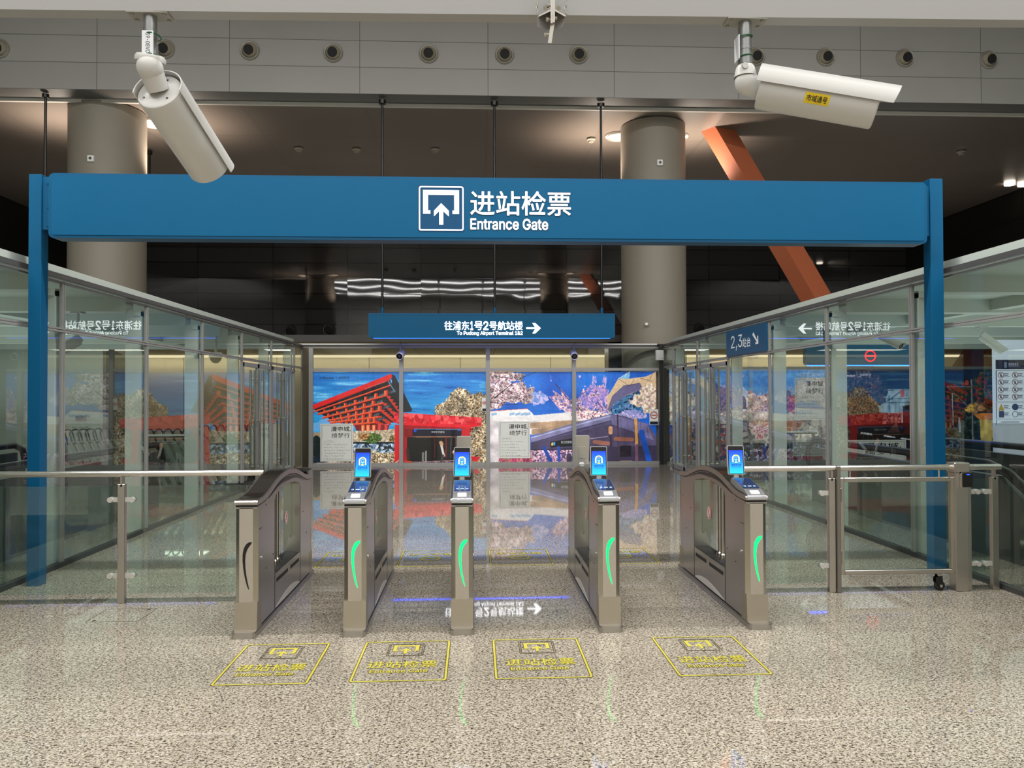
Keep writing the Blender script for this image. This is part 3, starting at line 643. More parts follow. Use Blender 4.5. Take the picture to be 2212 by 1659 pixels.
        if face < 0:
            h = tall*.80; oc = ctr_-ay*(tall*.065); dsp = MB(); n = 14; vs = []; 
            for i in range(n+1):
                v = -h/2+h*i/n; vs += [oc+ax*(-.051)+ay*v+n_*.0068, oc+ax*.051+ay*v+n_*.0068]
            dsp._add(vs, [(2*i, 2*i+1, 2*i+3, 2*i+2) for i in range(n)]); d_ = dsp.build('display', M_DISP, s_, None, local=True, recalc=False)
            ca = d_.data.color_attributes.new('col', 'FLOAT_COLOR', 'POINT')
            bm_ = [(Vector(v.co)-oc).dot(ay)/h+.5 for v in d_.data.vertices]
            lo_, mi_, hi_ = lin((24, 172, 236)), lin((18, 110, 232)), lin((16, 50, 206))
            for k_, tt in enumerate(bm_):
                q = (tt*2, lo_, mi_) if tt < .5 else (tt*2-1, mi_, hi_)
                ca.data[k_].color = (*[q[1][j]*(1-q[0])+q[2][j]*q[0] for j in range(3)], 1)
            lg = MB(); lf = .0076; o_ = oc+ay*(h*.16); nn = 14
            A = [(-.027, -.030)]+[(-.027*math.cos(PI*i/nn), .027*math.sin(PI*i/nn)*.9+.002) for i in range(nn+1)]+[(.027, -.030)]
            B = [(-.018, -.030)]+[(-.018*math.cos(PI*i/nn), .018*math.sin(PI*i/nn)*.9+.002) for i in range(nn+1)]+[(.018, -.030)]
            for i in range(len(A)-1):
                lg._add([o_+ax*A[i][0]+ay*A[i][1]+n_*lf, o_+ax*A[i+1][0]+ay*A[i+1][1]+n_*lf, o_+ax*B[i+1][0]+ay*B[i+1][1]+n_*lf, o_+ax*B[i][0]+ay*B[i][1]+n_*lf], [(0, 1, 2, 3)], mi=0 if i in (0, 1, 2, 3, 4, 5, 12) else (1 if i < 13 else 0))
            flat(lg, [(u*.9, v*.9-.004) for u, v in rrect(.022, .034, .007)], o_, ax, ay, lf, 2)
            flat(lg, rrect(.015, .010, .003), o_+ay*.0, ax, ay, lf+.0006, 3)
            flat(lg, [(-.006, -.024), (.006, -.024), (.012, -.034), (-.012, -.034)], o_, ax, ay, lf+.0006, 1)
            lg.build('train_emblem', [mat('emb_white', (235, 245, 240), .5, emit=.9), mat('emb_yellow', (214, 224, 60), .5, emit=.9), mat('emb_light', (120, 196, 226), .5, emit=.8), mat('emb_dark', (20, 90, 150), .5, emit=.4)], d_, None, local=True, recalc=False)
            mt = mat('disp_text', (10, 40, 120), .5)
            text('screen_text', '请使用车票', oc-ax*.036-ay*(h*.17)+n_*lf, ax, ay, .072, .0135, mt, d_, local=True, bold=.01)
            text('screen_text', 'Please Use Ticket', oc-ax*.032-ay*(h*.235)+n_*lf, ax, ay, .064, .008, mt, d_, local=True)
        else:
            b = MB(); b.prism(rrect(.122, tall, .010), ctr_, ax, ay, n_, (-.018, -.012)); b.prism(rrect(.06, .10, .004), ctr_-ay*.02, ax, ay, n_, (-.022, -.018)); b.build('back_cover', mat('head_back', (186, 184, 176), .3, .5), s_, None, local=True)
    if screen: head(.40, -1)
    if rear: head(rear, 1, .25)
    return t
def disp_mat():
    m, nt, N, L, b = new_mat('display_gradient'); a = N.new('ShaderNodeAttribute'); a.attribute_name = 'col'
    L.new(a.outputs['Color'], b.inputs['Base Color']); L.new(a.outputs['Color'], b.inputs['Emission Color']); b.inputs['Emission Strength'].default_value = 1.1; b.inputs['Roughness'].default_value = .15
    return m
M_DISP = disp_mat()
TX = [-1.53, -.81, -.09, .915, 1.94]
specs = [('leftmost turnstile, steel, with an unlit black curve on its front and no screen', dict(lit=False, reader=False, screen=False)),
         ('second turnstile from the left, lit green curve, between the unlit one and the middle one', {}),
         ('middle turnstile of the row, seen almost head-on, green curve and two head units', dict(rear=1.31)),
         ('fourth turnstile from the left, with a pale rear unit left of its screen', dict(rear=1.30)),
         ('rightmost turnstile, whole left side in view with round sticker, beside the railing', {})]
for x, (lab, kw) in zip(TX, specs):
    o = turnstile('turnstile', lab, **kw); o.location = (x, 5.2, 0)

# ================================================================ RAILINGS AND SIDE GATE
YR_ = 6.07
def clamp(mb, x, z, s):   # flat lug with a disc that grips the pane
    mb.box((x, YR_-.012, z-.018), (x+s*.055, YR_+.012, z+.018)); mb.cyl((x+s*.055, YR_-.026, z), (x+s*.055, YR_+.026, z), .021, n=18)
def railing(name, label, x0, x1, posts, panes, z=1.0, ends=(), joins=()):
    t = thing(name, label, 'railing', ((x0+x1)/2, YR_, 0))
    b = MB(); b.cyl((x0, YR_, z), (x1, YR_, z), .024, n=24)
    for j in joins: b.cyl((j-.004, YR_, z), (j+.004, YR_, z), .0255, n=24)
    b.build('handrail', M_STH, t)
    for px_, (l, r) in posts:
        b = MB(); b.bbox((px_-.028, YR_-.02, 0), (px_+.028, YR_+.02, .92), .003); b.box((px_-.006, YR_-.02, .9), (px_+.006, YR_+.02, .98)); b.build('post', M_ST, t)
        for zz in (.80, .215):
            for on, s_ in ((l, -1), (r, 1)):
                if on: b = MB(); clamp(b, px_+s_*.028, zz, s_); b.build('glass_clamp', mat('clamp_satin', (206, 204, 198), .3, .4), t)
    for a, c in panes:
        b = MB(); b.box((a, YR_-.005, .075), (c, YR_+.005, .905)); b.build('glass_panel', M_GLASS_R, t)
    return t
pLx = floorpt(263, 1303).x
railing('glass_railing', 'long glass railing with steel handrail left of the turnstiles', XL+.06, -1.65, [(pLx, (1, 1))], [(XL+.08, pLx-.05), (pLx+.05, -1.62)], joins=(pLx,))
pR = floorpt(1794, 1277).x
railing('glass_railing', 'glass railing between the rightmost turnstile and the swing gate', 2.02, pR+.035, [(pR, (1, 0))], [(2.03, pR-.05)], joins=(pR-.03,))
pE0 = at(2088, 1100, YR_).x; pE1 = at(2147, 1100, YR_).x
tE = railing('glass_railing', 'short glass railing right of the swing gate, against the glass partition', pE0-.03, at(2160, 1005, YR_).x, [(pE0, (0, 1)), (pE1, (1, 0))], [(pE0+.04, pE1-.04)], joins=(pE0+.07, pE1-.0))
# swing gate
gx0 = at(1812, 1100, YR_).x; gx1 = at(2061, 1100, YR_).x
t = thing('swing_gate', 'steel framed glass swing gate on a caster at the right side', 'gate', (gx0, YR_, 0))
zt = at(1900, 1031, YR_).z; zb_ = at(1900, 1240, YR_).z; w = .036
b = MB(); b.bbox((gx0, YR_-.02, zb_), (gx0+w, YR_+.02, zt)); b.bbox((gx1-w, YR_-.02, zb_), (gx1, YR_+.02, zt)); b.bbox((gx0+w, YR_-.02, zb_), (gx1-w, YR_+.02, zb_+w)); b.bbox((gx0+w, YR_-.02, zt-w), (gx1-w, YR_+.02, zt)); b.build('frame', M_ST, t)
b = MB(); b.box((gx0+w, YR_-.005, zb_+w), (gx1-w, YR_+.005, zt-w)); b.build('glass_panel', M_GLASS_R, t)
b = MB(); b.cyl((gx0-.005, YR_, 1.0), (gx1-.01, YR_, 1.0), .024, n=24)
for x in (at(1836, 1020, YR_).x, at(2028, 1020, YR_).x): b.cyl((x, YR_, zt), (x, YR_, 1.0), .007, n=10); b.cyl((x-.004, YR_, 1.0), (x+.004, YR_, 1.0), .0255, n=24)
b.build('handrail', M_STH, t)
for py in (1068, 1203):
    z = at(1812, py, YR_).z; b = MB(); b.bbox((gx0-.012, YR_-.03, z-.055), (gx0+.012, YR_-.015, z+.055), .002); b.build('hinge', M_STD, t)
cx = at(2028, 1260, YR_).x; b = MB(); b.box((cx-.02, YR_-.02, .11), (cx+.02, YR_+.02, zb_)); b.build('caster_stem', M_ST, t)
cs = MB(); cs.cyl((cx-.02, YR_, .112), (cx+.02, YR_, .112), .022, n=16); cs.strip([(-.03, .11), (-.035, .08), (-.02, .045)], [(.012, .112), (.02, .085), (.008, .04)], (cx, YR_, 0), X3, Z3, Y3, (-.026, -.018)); cs.strip([(-.03, .11), (-.035, .08), (-.02, .045)], [(.012, .112), (.02, .085), (.008, .04)], (cx, YR_, 0), X3, Z3, Y3, (.018, .026)); cst = cs.build('caster', M_BLK, t)
cs = MB(); cs.lathe([(.012, -.014), (.030, -.014), (.040, -.010), (.040, .010), (.030, .014), (.012, .014)], (cx+.004, YR_, .041), Y3, n=28); cs.build('wheel', M_RUB, cst)
cs = MB(); cs.cyl((cx+.004, YR_-.028, .041), (cx+.004, YR_+.028, .041), .012, n=14); cs.build('axle', M_STL, cst)
# hinge post and lock post
gp = at(1808, 1100, YR_).x; t = thing('gate_post', 'slim steel hinge post of the swing gate', 'post', (gp, YR_, 0))
b = MB(); b.bbox((gp-.018, YR_-.04, 0), (gp+.014, YR_+.03, 1.02), .003); b.build('upright', M_STD, t)
lx0 = at(2056, 1100, YR_).x; lx1 = at(2084, 1100, YR_).x
t = thing('gate_post', 'wide steel lock post with black card reader, right of the swing gate', 'post', ((lx0+lx1)/2, YR_, 0))
b = MB(); b.bbox((lx0, YR_-.05, 0), (lx1, YR_+.05, .96), .004); b.build('upright', M_ST, t)
b = MB(); b.bbox((lx0-.01, YR_-.06, .96), (lx1+.01, YR_+.06, 1.04), .006); b.build('cap', M_ST, t)
rx = (lx0+lx1)/2+.03; b = MB(); b.bbox((rx-.045, YR_-.085, .845), (rx+.04, YR_-.05, .965), .006); rd = b.build('card_reader', M_BLK, t)
b = MB(); b.bbox((rx-.052, YR_-.078, .842), (rx-.04, YR_-.05, .955), .003); b.build('side_strip', M_STL, rd)
b = MB(); b.box((rx-.012, YR_-.087, .945), (rx+.014, YR_-.085, .951)); b.build('status_light', mat('blue_led', (30, 60, 255), .4, emit=4), rd)
# ================================================================ SIGNS
def pictogram(o, ax, ay, s, lift, frame_w=8):
    """entrance-gate pictogram, 289 units square, y up from its lower-left corner; returns (frame, bracket_and_arrow)"""
    c = lambda pts: [(u*s, (289-v)*s) for u, v in pts]
    fr = MB(); O = [(u+144.5*s, v+144.5*s) for u, v in rrect(289*s, 289*s, 14*s)]; I = [(u+144.5*s, v+144.5*s) for u, v in rrect((289-2*frame_w)*s, (289-2*frame_w)*s, 9*s)]
    ring_faces(fr, O, I, o, ax, ay, lift)
    g = MB()
    flat(g, c([(27, 25), (260, 25), (260, 57), (228, 57), (59, 57), (27, 57)]), o, ax, ay, lift)
    flat(g, c([(27, 57), (59, 57), (59, 158), (74, 158), (74, 180), (27, 180)]), o, ax, ay, lift)
    flat(g, c([(228, 57), (260, 57), (260, 180), (217, 180), (217, 158), (228, 158)]), o, ax, ay, lift)
    flat(g, c([(144, 110), (193, 160), (193, 196), (157, 162), (157, 250), (131, 250), (131, 162), (97, 196), (97, 160)]), o, ax, ay, lift)
    return fr, g
M_LETTER_SHADE = mat('letter_edge_shade', (8, 44, 78), .5)  # larger dark copies paint the shadow edge around the gantry letters
# entrance gantry
YG = 6.70
t = thing('entrance_gantry', 'big blue entrance gate sign spanning two square blue posts over the turnstiles', 'sign', (0, YG, 0))
def span(pxa, pxb, py, Y): return at(pxa, py, Y).x, at(pxb, py, Y).x
l0, l1 = span(57, 85, 1200, YG-.05); q0, q1 = span(2017, 2045, 1150, YG-.05)
zt = at(68, 376, YG-.05).z; zt2 = at(2035, 386, YG-.05).z
for a, c, z in ((l0, l1, zt), (q0, q1, zt2)):
    b = MB(); b.bbox((a, YG-.05, 0), (c, YG+.06, z), .003); b.build('post', M_BLUE_D, t)
bx0 = at(104, 450, YG-.09).x; bx1 = at(2003, 450, YG-.09).x
P00 = at(104, 517, YG-.09); P10 = at(2003, 523, YG-.09); P01 = at(104, 379, YG-.09); P11 = at(2003, 388, YG-.09)
z0 = (P00.z+P10.z)/2; z1 = (P01.z+P11.z)/2
bw, bh = bx1-bx0, z1-z0; cxg, czg = (bx0+bx1)/2, (z0+z1)/2
b = MB(); b.prism(rrect(bw, bh, .045), (cxg, YG, czg), X3, Z3, -Y3, (-.07, .085), smooth=False); b.build('sign_box', M_BLUE_D, t)
b = MB(); b.prism(rrect(bw-.05, bh-.05, .03), (cxg, YG, czg), X3, Z3, -Y3, (.086, .091)); b.build('face_panel', M_BLUE, t)
for a, c in ((l1-.005, bx0+.02), (bx1-.02, q0+.005)):
    b = MB(); b.box((a, YG-.035, z0+.08), (c, YG+.045, z1-.02))
    for zz in (z0+.12, (z0+z1)/2, z1-.07): b.cyl(((a+c)/2, YG-.045, zz), ((a+c)/2, YG-.03, zz), .012, n=8)
    b.build('end_bracket', M_BLUE_D, t)
YF = YG-.0915; A_ = at(905, 498, YF); B_ = at(1001, 403, YF); s = (B_.z-A_.z)/289
fr, g = pictogram(Vector((A_.x, YF, A_.z)), X3, Z3, s, .0026)
bb = MB(); bb.prism(rrect(289*s+.02, 289*s+.02, .02), (A_.x+144.5*s, YF, A_.z+144.5*s), X3, Z3, -Y3, (0, .0005)); bb.build('pictogram_field', mat('picto_blue', (3, 70, 112), .42, spec=.3), t)
fr.build('pictogram_frame', M_WHITE_E, t, recalc=False); g.build('pictogram', M_WHITE_E, t, recalc=False)
def word(body, px0, py0, px1, py1, Y, m, par, bold, lift=.003, **k):
    a = at(px0, py1, Y); c = at(px1, py0, Y)
    return text('lettering', body, (a.x, Y, a.z), X3, Z3, c.x-a.x, c.z-a.z, m, par, bold=bold, lift=lift, **k)
word('进站检票', 1016, 414, 1233, 465, YF, M_WHITE_E, t, .009); word('Entrance Gate', 1016, 473, 1184, 496, YF, M_WHITE_E, t, .017)
word('进站检票', 1014.5, 412.5, 1234.5, 466.5, YF, M_LETTER_SHADE, t, .022, lift=.001); word('Entrance Gate', 1014.5, 472, 1185.5, 497, YF, M_LETTER_SHADE, t, .036, lift=.001)

# airport direction sign
YS = 16.8
s00 = at(797, 730.5, YS); s11 = at(1327, 679, YS)
t = thing('hanging_sign', 'long blue sign on three rods pointing right to the airport terminals', 'sign', ((s00.x+s11.x)/2, YS, s00.z))
w_, h_ = s11.x-s00.x, s11.z-s00.z; cxs, czs = (s00.x+s11.x)/2, (s00.z+s11.z)/2
b = MB(); pl = [(-w_/2, h_/2), (w_/2, h_/2), (w_/2, -h_/2+.04), (w_/2-.04, -h_/2), (-w_/2+.04, -h_/2), (-w_/2, -h_/2+.04)]; b.prism(pl[::-1], (cxs, YS, czs), X3, Z3, -Y3, (-.08, .08)); b.build('sign_box', M_BLUE, t)
b = MB(); b.box((s00.x, YS-.085, s11.z-.03), (s11.x, YS+.085, s11.z+.01)); b.build('top_rail', M_BLUE_D, t)
b = MB(); b.box((s00.x+.1, YS-.02, s00.z-.004), (s11.x-.1, YS+.02, s00.z)); b.build('underglow_strip', mat('blue_strip', (20, 76, 255), .4, emit=12), t)
for px in (826, 1069, 1300):
    p = at(px, 679, YS); b = MB(); b.cyl((p.x, YS, p.z), (p.x, YS, 8.08), .026, n=12); b.build('rod', M_BLK, t)
    b = MB(); b.cyl((p.x, YS, 8.0), (p.x, YS, 8.08), .075, .085, n=16); b.build('ceiling_flange', M_BLK, t)
    b = MB(); b.cyl((p.x, YS, s11.z), (p.x, YS, s11.z+.14), .035, n=12); b.build('rod_socket', M_BLUE_D, t)
YSF = YS-.081; M_WE2 = mat('lit_white_small', (250, 250, 255), .5, emit=4)
for bd_, xa_, xb_, f_ in (('往浦东', 960, 1013.5, .008), ('1', 1016, 1022, .018), ('号', 1024.5, 1042.5, .008), ('2', 1044, 1055, .018), ('号航站楼', 1057, 1129, .008)): word(bd_, xa_, 694, xb_, 713, YSF, M_WE2, t, f_)
word('To Pudong Airport Terminal 1&2', 987, 715.5, 1129, 725.5, YSF, M_WE2, t, .012)
a = at(1137, 720, YSF); c = at(1168, 698, YSF); sw, sh = c.x-a.x, c.z-a.z
b = MB(); flat(b, [(0, .42*sh), (.62*sw, .42*sh), (.42*sw, 0), (.62*sw, 0), (sw, .5*sh), (.62*sw, sh), (.42*sw, sh), (.62*sw, .58*sh), (0, .58*sh)], (a.x, YSF, a.z), X3, Z3, .003); b.build('arrow', M_WE2, t, recalc=False)

# platform 2,3 sign filling one upper pane of the right partition
YP0, YP1 = 7.37+1.83*2+.03, 7.37+1.83*3-.03
t = thing('platform_sign', 'square-cornered blue 2,3 platform sign on the right glass partition', 'sign', (XR-.04, (YP0+YP1)/2, 2.25))
b = MB(); b.box((XR-.045, YP0, 2.245), (XR-.01, YP1, 2.665)); b.build('sign_box', mat('platform_blue', (12, 78, 118), .4), t)
o = Vector((XR-.0455, YP1, 2.245)); ax = -Y3; wt = YP1-YP0; M_WM = mat('white_vinyl', (226, 230, 232), .5, emit=.12)
text('lettering', '2,3', o+ax*wt*.14+Z3*.075, ax, Z3, wt*.30, .25, M_WM, t, bold=.0, lift=.002)
text('lettering', '站台', o+ax*wt*.45+Z3*.10, ax, Z3, wt*.20, .155, M_WM, t, bold=.01, lift=.002)
b = MB(); u0, v0, k = wt*.70, .16, 1
flat(b, [(0, .17), (.045, .19), (.20, .055), (.20, .13), (.24, .12), (.24, -.0), (.115, .0), (.125, .03), (.18, .03), (0, .15)], o+ax*u0+Z3*(v0-.04), ax, Z3, .002); b.build('arrow', M_WM, t, recalc=False)

# metro station sign in the right escalator hall
YM = 12.7; a = at(1738, 789, YM); c = at(1738, 745, YM); xm1 = at(2012, 789, YM).x
t = thing('station_sign', 'blue hanging sign with glowing red ring emblem, behind the right glass partition', 'sign', ((a.x+xm1)/2, YM, a.z))
b = MB(); b.prism([(u+(xm1-a.x)/2, v+(c.z-a.z)/2) for u, v in rrect(xm1-a.x, c.z-a.z, .05)], (a.x, YM, a.z), X3, Z3, -Y3, (-.06, .06)); b.build('sign_box', mat('station_blue', (10, 92, 132), .18), t)
b = MB(); b.box((a.x+.05, YM-.03, a.z-.012), (xm1-.05, YM+.03, a.z)); b.build('underglow_strip', mat('blue_strip', (20, 76, 255), .4, emit=3.5), t)
p = at(1880, 769, YM-.062); r_ = .098; n = 40; O = [(r_*math.cos(2*PI*i/n), r_*math.sin(2*PI*i/n)) for i in range(n)]
b = MB(); ring_faces(b, O, [(u*.80, v*.80) for u, v in O], (p.x, YM-.062, p.z), X3, Z3, .002); flat(b, [(-r_*.8, -.011), (r_*.8, -.011), (r_*.8, .011), (-r_*.8, .011)], (p.x, YM-.062, p.z), X3, Z3, .002); b.build('ring_emblem', mat('red_glow', (255, 24, 40), .4, emit=2.2), t, recalc=False)
for x in (a.x+.35, xm1-.35):
    b = MB(); b.cyl((x, YM, c.z), (x, YM, 2.76), .018, n=10); b.build('rod', M_BLUE_D, t)

# ================================================================ POSTERS
class Canvas:
    def __init__(s, x0, y0, x1, y1, k, bg):
        s.x0, s.y0, s.k = x0, y0, k; s.w = int((x1-x0)/k); s.h = int((y1-y0)/k)
        s.a = np.zeros((s.h, s.w, 3)); s.a[:] = bg
        s.X, s.Y = np.meshgrid(x0+(np.arange(s.w)+.5)*k, y0+(np.arange(s.h)+.5)*k)
    def noise(s, sx, sy, seed=0):
        r = np.random.default_rng(seed); gw, gh = int(s.w*s.k/sx)+3, int(s.h*s.k/sy)+3; g = r.random((gh, gw))
        u = (s.X-s.x0)/sx; v = (s.Y-s.y0)/sy; iu = u.astype(int); iv = v.astype(int); fu = u-iu; fv = v-iv; fu = fu*fu*(3-2*fu); fv = fv*fv*(3-2*fv)
        return (g[iv, iu]*(1-fu)+g[iv, iu+1]*fu)*(1-fv)+(g[iv+1, iu]*(1-fu)+g[iv+1, iu+1]*fu)*fv
    def mask(s, pts):
        m = np.zeros((s.h, s.w), bool); n = len(pts)
        for i in range(n):
            (xa, ya), (xb, yb) = pts[i], pts[(i+1) % n]
            if ya == yb: continue
            c = ((s.Y >= min(ya, yb)) & (s.Y < max(ya, yb))); m ^= c & (s.X < xa+(s.Y-ya)*(xb-xa)/(yb-ya))
        return m
    def poly(s, pts, col, n=0): 
        m = s.mask(pts); c = np.array(col, float)
        s.a[m] = c if not n else c*(1+n*(s.noise(30, 30, int(pts[0][0]))[m][:, None]-.5))
        return m
    def fill(s, m, col): s.a[m] = col
    def line(s, x0, y0, x1, y1, w, col, w2=None):
        dx, dy = x1-x0, y1-y0; L = dx*dx+dy*dy+1e-9; t = np.clip(((s.X-x0)*dx+(s.Y-y0)*dy)/L, 0, 1)
        ww = w+(0 if w2 is None else (w2-w)*t)
        s.a[(s.X-x0-t*dx)**2+(s.Y-y0-t*dy)**2 < (ww/2)**2] = col
    def dabs(s, region, cols, n, r0, r1, seed=1, asp=1.0):
        """brush dabs scattered over a boolean region"""
        r = np.random.default_rng(seed); ii = np.argwhere(region)
        if len(ii) == 0: return
        for q in ii[r.integers(0, len(ii), n)]:
            rad = r.uniform(r0, r1)/s.k; c = np.array(cols[r.integers(0, len(cols))])*r.uniform(.9, 1.08); y, x = q; R_ = int(rad*max(1, asp))+1
            ya, yb, xa, xb = max(0, y-R_), min(s.h, y+R_+1), max(0, x-R_), min(s.w, x+R_+1)
            yy, xx = np.ogrid[ya:yb, xa:xb]; th = r.uniform(0, PI); cs, sn = math.cos(th), math.sin(th); du = (xx-x)*cs+(yy-y)*sn; dv = -(xx-x)*sn+(yy-y)*cs
            s.a[ya:yb, xa:xb][((du/asp)**2+dv**2 <= rad*rad) & region[ya:yb, xa:xb]] = c
    def shade(s, region, lo, hi, f=70, seed=5):
        g = lo+(hi-lo)*s.noise(f, f, seed); s.a[region] *= g[region][:, None]
    def blob(s, cx, cy, rx, ry, rough=.35, seed=3, f=38): return ((s.X-cx)/rx)**2+((s.Y-cy)/ry)**2 < 1-rough+2*rough*(s.noise(f, f, seed)-.2)
def poster_mat():
    m, nt, N, L, b = new_mat('backlit_print'); a = N.new('ShaderNodeAttribute'); a.attribute_name = 'col'
    L.new(a.outputs['Color'], b.inputs['Base Color']); L.new(a.outputs['Color'], b.inputs['Emission Color']); b.inputs['Emission Strength'].default_value = .50; b.inputs['Roughness'].default_value = .35
    return m
M_POST = poster_mat()
def poster(name, cv, p00, p11, label, group='wall posters of city scenes'):
    """cv canvas onto a flat sheet facing the camera side between p00 (lower left) and p11 (upper right)"""
    t = thing(name, label, 'poster', ((p00.x+p11.x)/2, p00.y, p00.z), group)
    h, w = cv.h, cv.w; xs = np.linspace(p00.x-t.location.x, p11.x-t.location.x, w); zs = np.linspace(p11.z-t.location.z, p00.z-t.location.z, h)
    XX, ZZ = np.meshgrid(xs, zs); co = np.stack([XX, np.zeros_like(XX), ZZ], -1).reshape(-1, 3).astype(np.float32)
    i = np.arange(w*h).reshape(h, w); q = np.stack([i[1:, :-1], i[1:, 1:], i[:-1, 1:], i[:-1, :-1]], -1).reshape(-1, 4)
    me = bpy.data.meshes.new('print'); me.vertices.add(len(co)); me.vertices.foreach_set('co', co.ravel()); me.loops.add(q.size); me.loops.foreach_set('vertex_index', q.astype(np.int32).ravel())
    me.polygons.add(len(q)); me.polygons.foreach_set('loop_start', np.arange(0, q.size, 4, dtype=np.int32)); me.polygons.foreach_set('loop_total', np.full(len(q), 4, np.int32)); me.update(calc_edges=True)
    ca = me.color_attributes.new('col', 'BYTE_COLOR', 'POINT'); a = np.clip(cv.a, 0, 255)/255.0
    rgba = np.ones((h*w, 4), np.float32); rgba[:, :3] = a.reshape(-1, 3); ca.data.foreach_set('color_srgb', rgba.ravel())
    link_mesh('print', me, M_POST, t)
    b = MB(); b.box((p00.x, p00.y+.006, p00.z), (p11.x, p00.y+.05, p11.z)); b.build('backing', M_GREY_D, t)
    return t
YPO = YB+.06
def cpt(cx, cy, k, ox, oy, Y): return at(ox+cx/k, oy+cy/k, Y)
# --- poster 1: red roofed pavilion and red station portal (crop units of the survey view)
c = Canvas(80, 400, 2178, 1545, 4.4, (28, 116, 196))
n = c.noise(420, 38, 1)*.6+c.noise(150, 18, 2)*.4; sk = np.stack([16+50*n, 84+64*n+(c.Y-400)*.055, 168+50*n+(c.Y-400)*.02], -1); c.a = sk
c.fill((n > .66), (74, 158, 214)); c.fill((n > .80), (116, 186, 226)); c.fill(n < .2, (14, 82, 164))
c.fill((c.X < 700) & (c.Y > 960) & (c.noise(200, 40, 8) > .4), (96, 160, 212))
BL = [(238, 216, 178), (216, 186, 140), (120, 88, 58), (250, 236, 206), (66, 46, 34), (196, 164, 120)]
tree = ((c.blob(1860, 800, 190, 200, .3, 4) | c.blob(2080, 900, 200, 260, .3, 5) | c.blob(1690, 880, 160, 110, .3, 6) | c.blob(1870, 690, 70, 90, .3, 7) | ((c.X > 1950) & (c.Y > 860))) & (c.X > 1500))
c.fill(tree, (120, 92, 66)); c.dabs(tree, BL, 7000, 4, 10, 2); c.shade(tree, .62, 1.18, 90, 201); c.shade(tree, .7, 1.2, 22, 202)
low = (c.Y > 1130) & (c.X < 1120); c.fill(low, (150, 132, 104)); c.poly([(560, 1120), (1120, 1090), (1120, 1250), (560, 1250)], (196, 178, 150)); c.dabs(c.mask([(560, 1120), (1120, 1090), (1120, 1250), (560, 1250)]), [(176, 158, 130), (214, 200, 176), (150, 130, 108)], 700, 5, 10, 3, 1.8)
c.fill((c.Y > 1250) & (c.X < 1120), (22, 34, 46)); c.dabs((c.Y > 1270) & (c.Y < 1420) & (c.X < 1120), [(70, 96, 130), (120, 150, 180), (30, 40, 46), (190, 204, 214)], 500, 6, 16, 4, 2)
for q in ((780, 1200, 130, 60, (74, 98, 44)), (690, 1180, 70, 45, (150, 108, 66)), (1050, 1210, 60, 50, (120, 100, 60)), (130, 1300, 80, 150, (14, 28, 30))):
    m = c.blob(q[0], q[1], q[2], q[3], .25, 9); c.fill(m, q[4]); c.dabs(m, [tuple(v*.7 for v in q[4]), tuple(min(255, v*1.35) for v in q[4])], 160, 6, 12, 5)
m = (c.Y > 1330+70*c.noise(120, 60, 14)) & (c.X < 1110) & (c.X > 250); c.fill(m, (122, 96, 66)); c.dabs(m, BL, 4200, 4, 10, 6); c.shade(m, .6, 1.2, 60, 203); c.shade(m, .7, 1.2, 22, 204)
RED, ORG, DRK = (208, 34, 34), (232, 92, 48), (24, 20, 26)
c.poly([(82, 850), (1005, 500), (1020, 540), (1268, 870), (1160, 890), (1060, 1010), (900, 1060), (640, 1110), (560, 1040), (330, 1000)], DRK)
c.poly([(1020, 428), (1065, 450), (1272, 862), (1262, 884), (1180, 892), (1030, 600)], (28, 30, 38))
c.poly([(82, 800), (1022, 424), (1030, 470), (1000, 500), (82, 858)], RED); c.line(82, 858, 1005, 502, 8, (150, 16, 20))
tiers = [((90, 880), (1000, 566), (1010, 560)), ((150, 905), (960, 680), (1120, 900)), ((205, 950), (915, 775), (1075, 950)), ((270, 985), (885, 865), (1045, 1000)), ((300, 1010), (855, 945), (1010, 1040)), ((380, 1050), (820, 1010), (960, 1075))]
for i, (a_, b_, e_) in enumerate(tiers):
    c.line(*b_, *e_, 20, (176, 44, 34)); c.line(a_[0], a_[1]+7, b_[0], b_[1]+7, 24 if i else 12, (170, 40, 30)); c.line(*a_, *b_, 15 if i else 9, ORG)
    if i:
        for j in range(6+i % 2):
            f = (j+.6)/6.6; x = a_[0]+(b_[0]-a_[0])*f; y = a_[1]+(b_[1]-a_[1])*f; s_ = .55+.55*f
            c.poly([(x-22*s_, y-46*s_), (x+20*s_, y-50*s_), (x+20*s_, y-4), (x-22*s_, y-2)], (178, 40, 32)); c.poly([(x-22*s_, y-46*s_), (x-2, y-48*s_), (x-2, y-4), (x-22*s_, y-2)], (228, 98, 58))
            c.poly([(x+34*s_, y-38*s_), (x+110*s_, y-62*s_), (x+110*s_, y-34*s_), (x+34*s_, y-10*s_)], (52, 58, 66))
            for w_ in range(5): c.line(x+(44+13*w_)*s_, y-(30+5*w_)*s_, x+(44+13*w_)*s_, y-(14+5*w_)*s_, 3, (120, 124, 128))
        for j in range(5):
            f = (j+1)/5.5; x = b_[0]+(e_[0]-b_[0])*f; y = b_[1]+(e_[1]-b_[1])*f; c.poly([(x-22, y-30), (x+30, y-22), (x+14, y+4), (x-16, y)], (190, 48, 36))
c.poly([(580, 1050), (1000, 1040), (980, 1105), (600, 1115)], (120, 26, 30))
for x in (660, 720, 790): c.poly([(x, 1045), (x+40, 1042), (x+40, 1118), (x, 1120)], (226, 110, 60)); c.line(x+20, 1060, x+20, 1116, 10, (240, 214, 180))
for x in (860, 940): c.poly([(x, 1030), (x+36, 1030), (x+30, 1110), (x, 1110)], (206, 60, 60))
c.line(985, 520, 1060, 640, 14, (90, 120, 140)); c.line(700, 610, 950, 520, 3, (150, 150, 150))
PR = (212, 26, 42)
